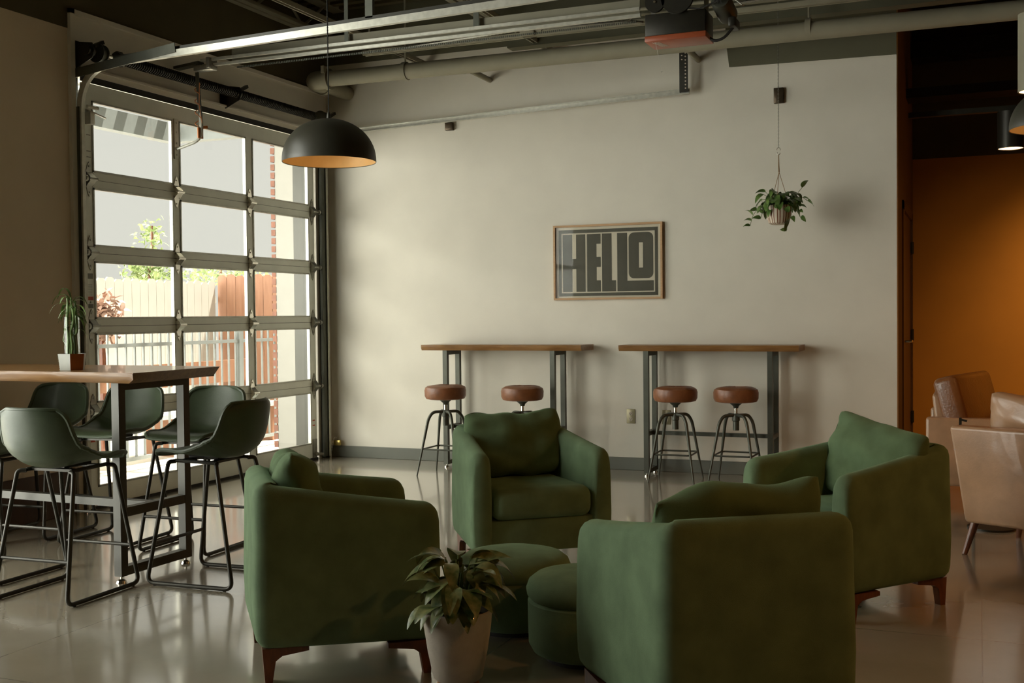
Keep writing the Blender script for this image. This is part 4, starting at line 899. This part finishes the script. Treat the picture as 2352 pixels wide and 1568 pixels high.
# ============================================================ PENDANT LAMPS
def pendant():
    t = thing('pendant_lamp', '', 'lamp'); R_ = 0.258; H_ = 0.235; out = []; inn = []
    n = 18
    for i in range(n+1):
        a = PI/2*i/n; out.append((max(0.0, R_*math.sin(a)), H_*math.cos(a)**0.92 if a < PI/2-1e-6 else 0.0))
    out[0] = (0.0, H_)
    for i in range(n+1):
        a = PI/2*i/n; inn.append((max(0.0, (R_-0.004)*math.sin(a)), (H_-0.005)*math.cos(a)**0.92 if a < PI/2-1e-6 else 0.0))
    MB().lathe(out+[(R_-0.002, -0.003)], 64).build('shade', M_lampo, t) if False else None
    def surf(pr, nm, m):
        b = MB(); nn = 64; vs = [Vector((r*math.cos(2*PI*k/nn), r*math.sin(2*PI*k/nn), z)) for r, z in pr for k in range(nn)]
        b.add(vs, [(i*nn+k, i*nn+(k+1) % nn, (i+1)*nn+(k+1) % nn, (i+1)*nn+k) for i in range(len(pr)-1) for k in range(nn)]); return b.build(nm, m, t)
    surf(out+[(R_-0.001, -0.003), (R_-0.004, 0.0)], 'shade', M_lampo); surf(inn, 'shade_lining', M_gold)
    MB().lathe([(0.012, H_), (0.010, H_+0.025), (0.004, H_+0.04)], 14).build('cord_grip', M_lampo, t)
    MB().lathe([(0.018, H_-0.006), (0.02, H_-0.06), (0.0, H_-0.06)], 14).build('bulb_socket', M_lampo, t)
    MB().lathe([(0.0, 0.10), (0.02, 0.105), (0.03, 0.125), (0.026, 0.15), (0.012, 0.175), (0, 0.178)], 18).build('bulb', M_lampbulb, t)
    return t
pn = pendant(); pn.location = (2.283, -3.65, 2.155); pn['label'] = 'black dome pendant lamp with gold inside hanging in front of the garage door'; pn['group'] = 'black dome pendant lamps'
p2 = dup(pn); p2.location = (6.0, -2.2, 2.29); p2['label'] = 'dome pendant lamp with orange inside cut off by the right edge'
def cord(par, h):
    b = MB(); p = [(0, 0, 0.27), (0, 0, 0.5), (0, 0, h)]; b.tube(p, 0.0032, 6)
    for i in range(26): b.lathe([(0.0032, 0), (0.0052, 0.004), (0.0032, 0.008)], 6, (0, 0, 0.62+i*0.016))
    b.build('cord', M_rubber, par)
cord(pn, 1.93); cord(p2, 1.7)
def lampglow(name, loc, power, col, r):
    l = bpy.data.lights.new(name, 'POINT'); l.energy = power; l.color = col; l.shadow_soft_size = r
    o = bpy.data.objects.new(name, l); COL.objects.link(o); o.location = loc
lampglow('lining_fill', (2.283, -3.65, 2.235), 0.55, (1, 0.72, 0.4), 0.03)  # weak point lights added in both domes to brighten their linings
lampglow('lining_fill', (6.0, -2.2, 2.37), 0.55, (1, 0.72, 0.4), 0.03)

def can_lamp(x, y, z, r, h, m, lab, nm='cylinder_lamp'):
    t = thing(nm, lab, 'lamp', (x, y, z))
    b = MB(); b.lathe([(r-0.006, 0.0), (r, 0.0), (r, h), (0, h)], 32); b.v = b.v; b.f = [f for f in b.f if len(f) == 4]; b.mi = b.mi[:len(b.f)]
    b.build('housing', m, t)
    MB().lathe([(0.0, 0.004), (r-0.007, 0.004)], 32).build('lens', M_lampbulb, t)
    if h > 0.29: MB().cyl((0, 0, h), (0, 0, 4.12-z), 0.008, 8).build('stem', M_black, t)
can_lamp(5.90, -1.6, 2.60, 0.095, 0.46, M_pipe, 'pale grey cylinder lamp at the upper right edge above the dome pendant')
can_lamp(5.815, 0.39, 2.53, 0.095, 0.28, M_black, 'black cylinder lamp with glowing rim in front of the mustard wall')
bt = MB().box(5.08, 8.0, 0.36, 0.42, 2.815, 2.855); tag(bt.build('light_track', M_black, smooth=False), 'thin black light track bar in the dark passage above the mustard wall', 'track')
spot('can_or_fill_light', (5.815, 0.39, 2.52), (0.25, 0.75, -0.85), 16, 125, 0.7, (1, 0.62, 0.28))
spot('can_or_fill_light', (6.9, 0.6, 2.5), (0.05, 0.8, -0.75), 120, 105, 0.9, (1, 0.62, 0.25))
# added fill lamps out of view, warming the shaded sides
for i, (x, y) in enumerate(((7.5, -6.5), (8.5, -2.5), (6.0, -11.5))):
    can_lamp(x, y, 3.2, 0.1, 0.3, M_black, ['added black cylinder fill lamp right of the camera', 'added black cylinder fill lamp over the leather seating beyond the frame', 'added black cylinder fill lamp behind the camera'][i])
    spot('can_or_fill_light', (x, y, 3.19), (0, 0, -1), (110, 150, 20)[i], 165, 0.5, (1, 0.46, 0.13), 0.08)

# ============================================================ LEATHER CHAIRS at right
sf = thing('leather_sofa', 'tan leather sofa seen from behind at the right edge', 'sofa', (5.52, -2.68, 0), math.radians(-26))
# local: +x along back (to the right), +y away from camera
MB().rbox(0.0, 1.5, 0.0, 0.12, 0.19, 0.70, 0.02, 3, fn=lambda v: Vector((v.x-0.05*(v.z-0.19)/0.5, v.y-0.07*(v.z-0.19)/0.5, v.z))).build('back_panel', M_tan2, sf)
MB().box(-0.03, 1.5, -0.0535, -0.050, 0.574, 0.577).build('seam', M_walnut, sf, smooth=False)
MB().rbox(-0.055, 0.03, 0.09, 0.75, 0.20, 0.60, 0.02, 3).build('armrest', M_tan2, sf)
MB().rbox(0.03, 1.5, 0.12, 0.72, 0.22, 0.42, 0.03, 3).build('seat', M_tan2, sf)
MB().tube([(-0.01, 0.16, 0.20), (-0.05, 0.10, 0.0)], [0.024, 0.014], 12).build('leg', M_walnut, sf)
MB().tube([(0.0, 0.68, 0.20), (-0.05, 0.74, 0.0)], [0.024, 0.014], 12).build('leg', M_walnut, sf)
MB().tube([(1.45, 0.16, 0.20), (1.5, 0.10, 0.0)], [0.024, 0.014], 12).build('leg', M_walnut, sf)
MB().tube([(1.45, 0.68, 0.20), (1.5, 0.74, 0.0)], [0.024, 0.014], 12).build('leg', M_walnut, sf)
def lpillow(Wd, Ht, Tk, seed, nm, lab, M_, m):
    b = pillow_mesh(Wd, Ht, Tk, seed); o = b.build(nm, m, sharp=120); o.matrix_world = M_; tag(o, lab, 'cushion'); return o
MS = Matrix.Translation((5.52, -2.68, 0)) @ Matrix.Rotation(math.radians(-26), 4, 'Z')
lpillow(0.72, 0.44, 0.18, 2.2, 'leather_cushion', 'tan leather back cushion showing above the sofa back at the right edge', MS @ Matrix.Translation((0.41, 0.20, 0.655)) @ Matrix.Rotation(0.16, 4, 'X'), M_tan2)
lc = thing('leather_armchair', 'brown leather armchair beyond the right green armchair, arm panel towards the camera', 'armchair', (5.27, -1.2, 0))
# faces +x
MB().rbox(0.0, 0.80, 0.0, 0.09, 0.16, 0.605, 0.02, 3).build('armrest', M_tan2, lc)
MB().rbox(0.0, 0.80, 0.80, 0.89, 0.16, 0.605, 0.02, 3).build('armrest', M_tan2, lc)
MB().rbox(0.0, 0.11, 0.09, 0.80, 0.20, 0.75, 0.02, 3, fn=lambda v: Vector((v.x+0.10-0.06*(v.z-0.2)/0.5, v.y, v.z))).build('back_panel', M_tan2, lc)
MB().rbox(0.12, 0.82, 0.09, 0.80, 0.20, 0.43, 0.04, 3).build('seat', M_tan2, lc)
for x, y in ((0.06, 0.06), (0.74, 0.06), (0.06, 0.83), (0.74, 0.83)): MB().tube([(x, y, 0.165), (x+(0.03 if x > 0.4 else -0.02), y, 0.0)], [0.022, 0.013], 12).build('leg', M_walnut, lc)
b = MB().rbox(-0.08, 0.08, -0.40, 0.40, -0.23, 0.23, 0.045, 5, fn=lambda v: Vector((v.x+0.02*(1-(v.y/0.34)**2)*(1-(v.z/0.24)**2), v.y, v.z+0.012*math.cos(v.y*8))))
o = b.build('leather_cushion', mat('cognac_leather', (0.20, 0.075, 0.022), 0.35, var=0.15, scale=7, bump=0.25, bscale=70, coat=0.2))
o.matrix_world = Matrix.Translation((5.27+0.265, -1.2+0.43, 0.655)) @ Matrix.Rotation(-0.28, 4, 'Z') @ Matrix.Rotation(-0.27, 4, 'Y'); tag(o, 'cognac leather back cushion leaning in the far leather armchair', 'cushion')
stb = thing('side_table', 'small round black side table half hidden behind the tan sofa', 'table', (5.66, -1.75, 0))
MB().lathe([(0, 0), (0.135, 0), (0.135, 0.012), (0.0, 0.018)], 40).build('base', M_black, stb)
MB().cyl((-0.10, 0, 0.01), (-0.10, 0, 0.50), 0.010, 10).build('post', M_black, stb)
MB().lathe([(0, 0.50), (0.17, 0.50), (0.175, 0.51), (0.17, 0.522), (0, 0.522)], 40).build('tabletop', M_black, stb)
MB().bar((-0.172, -0.03, 0.40), (-0.172, -0.03, 0.66), 0.016, 0.006).bar((-0.172, -0.03, 0.65), (-0.135, -0.03, 0.64), 0.016, 0.012).bar((-0.172, -0.03, 0.41), (-0.1, -0.0, 0.41), 0.012, 0.012).build('handle', M_black, stb, smooth=False)

# ============================================================ OUTSIDE
GZ = -0.18
struct(MB().box(-9, -0.22, -5, 12, GZ-0.1, GZ).build('patio_ground', M_conc, smooth=False))
ww = MB().box(-0.62, -0.22, 0.06, 0.4, GZ, 4.3); struct(ww.build('wall_patio', M_stucco, smooth=False))
b = MB(); z = GZ
while z < 4.2:
    b.box(-0.665, -0.62, 0.055, 0.3, z, z+0.055); z += 0.078
tag(b.build('brick_edge', M_brick, smooth=False), 'toothed red brick edge of the white outside wall seen through the right panes', 'brick edge', kind='structure')
# fence along the patio (sunlight put into its pale boards) and cedar return
def fence(name, a, b_, z1, m, lab, gap=0.008, w=0.14, dips=True):
    a = Vector(a); b_ = Vector(b_); L = (b_-a).length; d = (b_-a)/L; nrm = Vector((d.y, -d.x, 0)); t = thing(name, lab, 'fence', a)
    n = int(L/(w+gap)); mb = MB()
    for i in range(n):
        s0 = i*(w+gap); s1 = s0+w; h = z1+0.012*math.sin(i*2.3)
        poly = [(s0, GZ), (s1, GZ), (s1, h-0.03), (s1-0.03, h), (s0+0.03, h), (s0, h-0.03)]
        mb.prism(poly, lambda u, v, tt: tuple(d*u+nrm*tt+Vector((0, 0, v))), 0.0, 0.02)
    mb.build('boards', m, t, smooth=False)
    rb_ = MB()
    for z in (0.2, 1.0, 1.55): rb_.bar(d*0+nrm*-0.03+Vector((0, 0, z)), d*L+nrm*-0.03+Vector((0, 0, z)), 0.04, 0.09)
    rb_.build('back_rails', m, t, smooth=False); return t
fence('board_fence', (-4.0, -1.5, 0), (-4.0, 3.58, 0), 1.79, M_pale, 'board fence painted sunlit pale, outside behind the metal railing')
fence('board_fence', (-3.98, 3.6, 0), (-0.6, 3.6, 0), 1.88, M_cedar, 'orange cedar board fence outside behind the right panes')
rl = thing('metal_railing', 'grey metal railing with thin vertical bars outside the garage door', 'railing', (-2.0, 0, 0))
MB().bar((0, -5, 1.045), (0, 2.75, 1.045), 0.04, 0.035).bar((0, -5, -0.06), (0, 2.75, -0.06), 0.04, 0.035).build('rail', M_rail, rl, smooth=False)
for i in range(62):
    y = -4.9+i*0.1235; MB().box(-0.009, 0.009, y-0.009, y+0.009, -0.06, 1.16).build('baluster', M_rail, rl, smooth=False)
for y in (-1.9, 1.34): MB().box(-0.035, 0.035, y-0.035, y+0.035, GZ, 1.16).build('post', M_rail, rl, smooth=False)
bn = thing('slatted_bench', 'low brown wooden bench outside behind the railing', 'bench', (-2.7, 0.6, GZ))
MB().box(-0.02, 0.02, -1.7, 1.9, 0.72, 0.98).build('backrest', M_cedar, bn, smooth=False); MB().box(0.02, 0.45, -1.7, 1.9, 0.42, 0.47).build('seat', M_pale, bn, smooth=False)
for y in (-1.6, 0.1, 1.8): MB().box(-0.02, 0.42, y-0.04, y+0.04, 0, 0.42).build('leg', M_cedar, bn, smooth=False); MB().box(-0.045, -0.02, y-0.04, y+0.04, 0, 0.95).build('leg', M_cedar, bn, smooth=False)
cn = thing('patio_canopy', 'slatted grey canopy on beams outside, seen through the top panes of the garage door', 'canopy', (0, 0, 0))
MB().box(-2.55, -2.43, -9, 0.9, 3.20, 3.40).build('beam', M_rail, cn, smooth=False); MB().box(-2.5, -0.22, 0.82, 0.94, 3.20, 3.40).build('beam', M_rail, cn, smooth=False)
y = -9.0; k = 0
b = MB()
while y < 0.8: b.box(-2.43, -0.22, y, y+0.13, 3.42, 3.46); y += 0.30
b.build('slatted_deck', M_rail, cn, smooth=False)
def tree(loc, r, h, n, m, lab, seed, zc):
    t = thing('garden_tree', lab, 'tree', loc, group='garden trees beyond the fence'); b = MB(); q = random.Random(seed)
    for i in range(n):
        u = Vector((q.gauss(0, 1), q.gauss(0, 1), q.gauss(0, 1))).normalized()*q.uniform(0.3, 1.0); p = Vector((u.x*r, u.y*r, zc+u.z*h))
        leaf(b, p, (q.uniform(-1, 1), q.uniform(-1, 1), q.uniform(-0.6, 0.6)), q.uniform(0.08, 0.15), 0.06, 0.5, 0.2, q.uniform(-1, 1), 3)
    b.build('crown', m, t, merge=False); MB().tube([(0, 0, 0), (0.03, 0, zc*0.5), (0, 0.02, zc+h*0.4)], [0.07, 0.05, 0.02], 8).build('trunk', M_walnut, t)
tree((-6.2, 4.8, GZ), 0.45, 0.32, 380, M_tree, 'bushy green tree beyond the pale sunlit fence behind the left panes', 1, 2.25)
tree((-8.0, 7.0, GZ), 0.32, 0.45, 110, M_tree, 'tall sparse tree top beyond the fence', 2, 2.95)
tree((-3.4, 0.72, GZ), 0.30, 0.30, 420, M_tree2, 'russet bush in front of the fence at the lower left panes', 3, 1.5)
tree((-6.0, 6.3, GZ), 0.9, 0.22, 300, M_tree, 'low green tree beyond the corner of the two fences', 4, 2.2)
# second glazed opening in the left wall (beyond the frame), head raised to light the upper wall
for wi, (ya, yb, zt) in enumerate(((-7.5, -4.4, 3.95),)):
    w2 = bpy.data.objects.new('window_%d' % (wi+1), None); COL.objects.link(w2); struct(w2)
    b = MB()
    for k in range(3): y = ya+(yb-ya-0.06)*k/2; b.box(-0.05, 0.0, y, y+0.06, 0, zt)
    for z in (0, 0.98, 1.96, 2.89)+((3.89,) if zt > 3 else ()): b.box(-0.05, 0, ya, yb, z, z+0.06)
    b.build('window_frame', M_alu, w2, smooth=False)
    MB().box(-0.03, -0.026, ya, yb, 0.0, zt).build('window_pane', M_glass, w2, smooth=False)
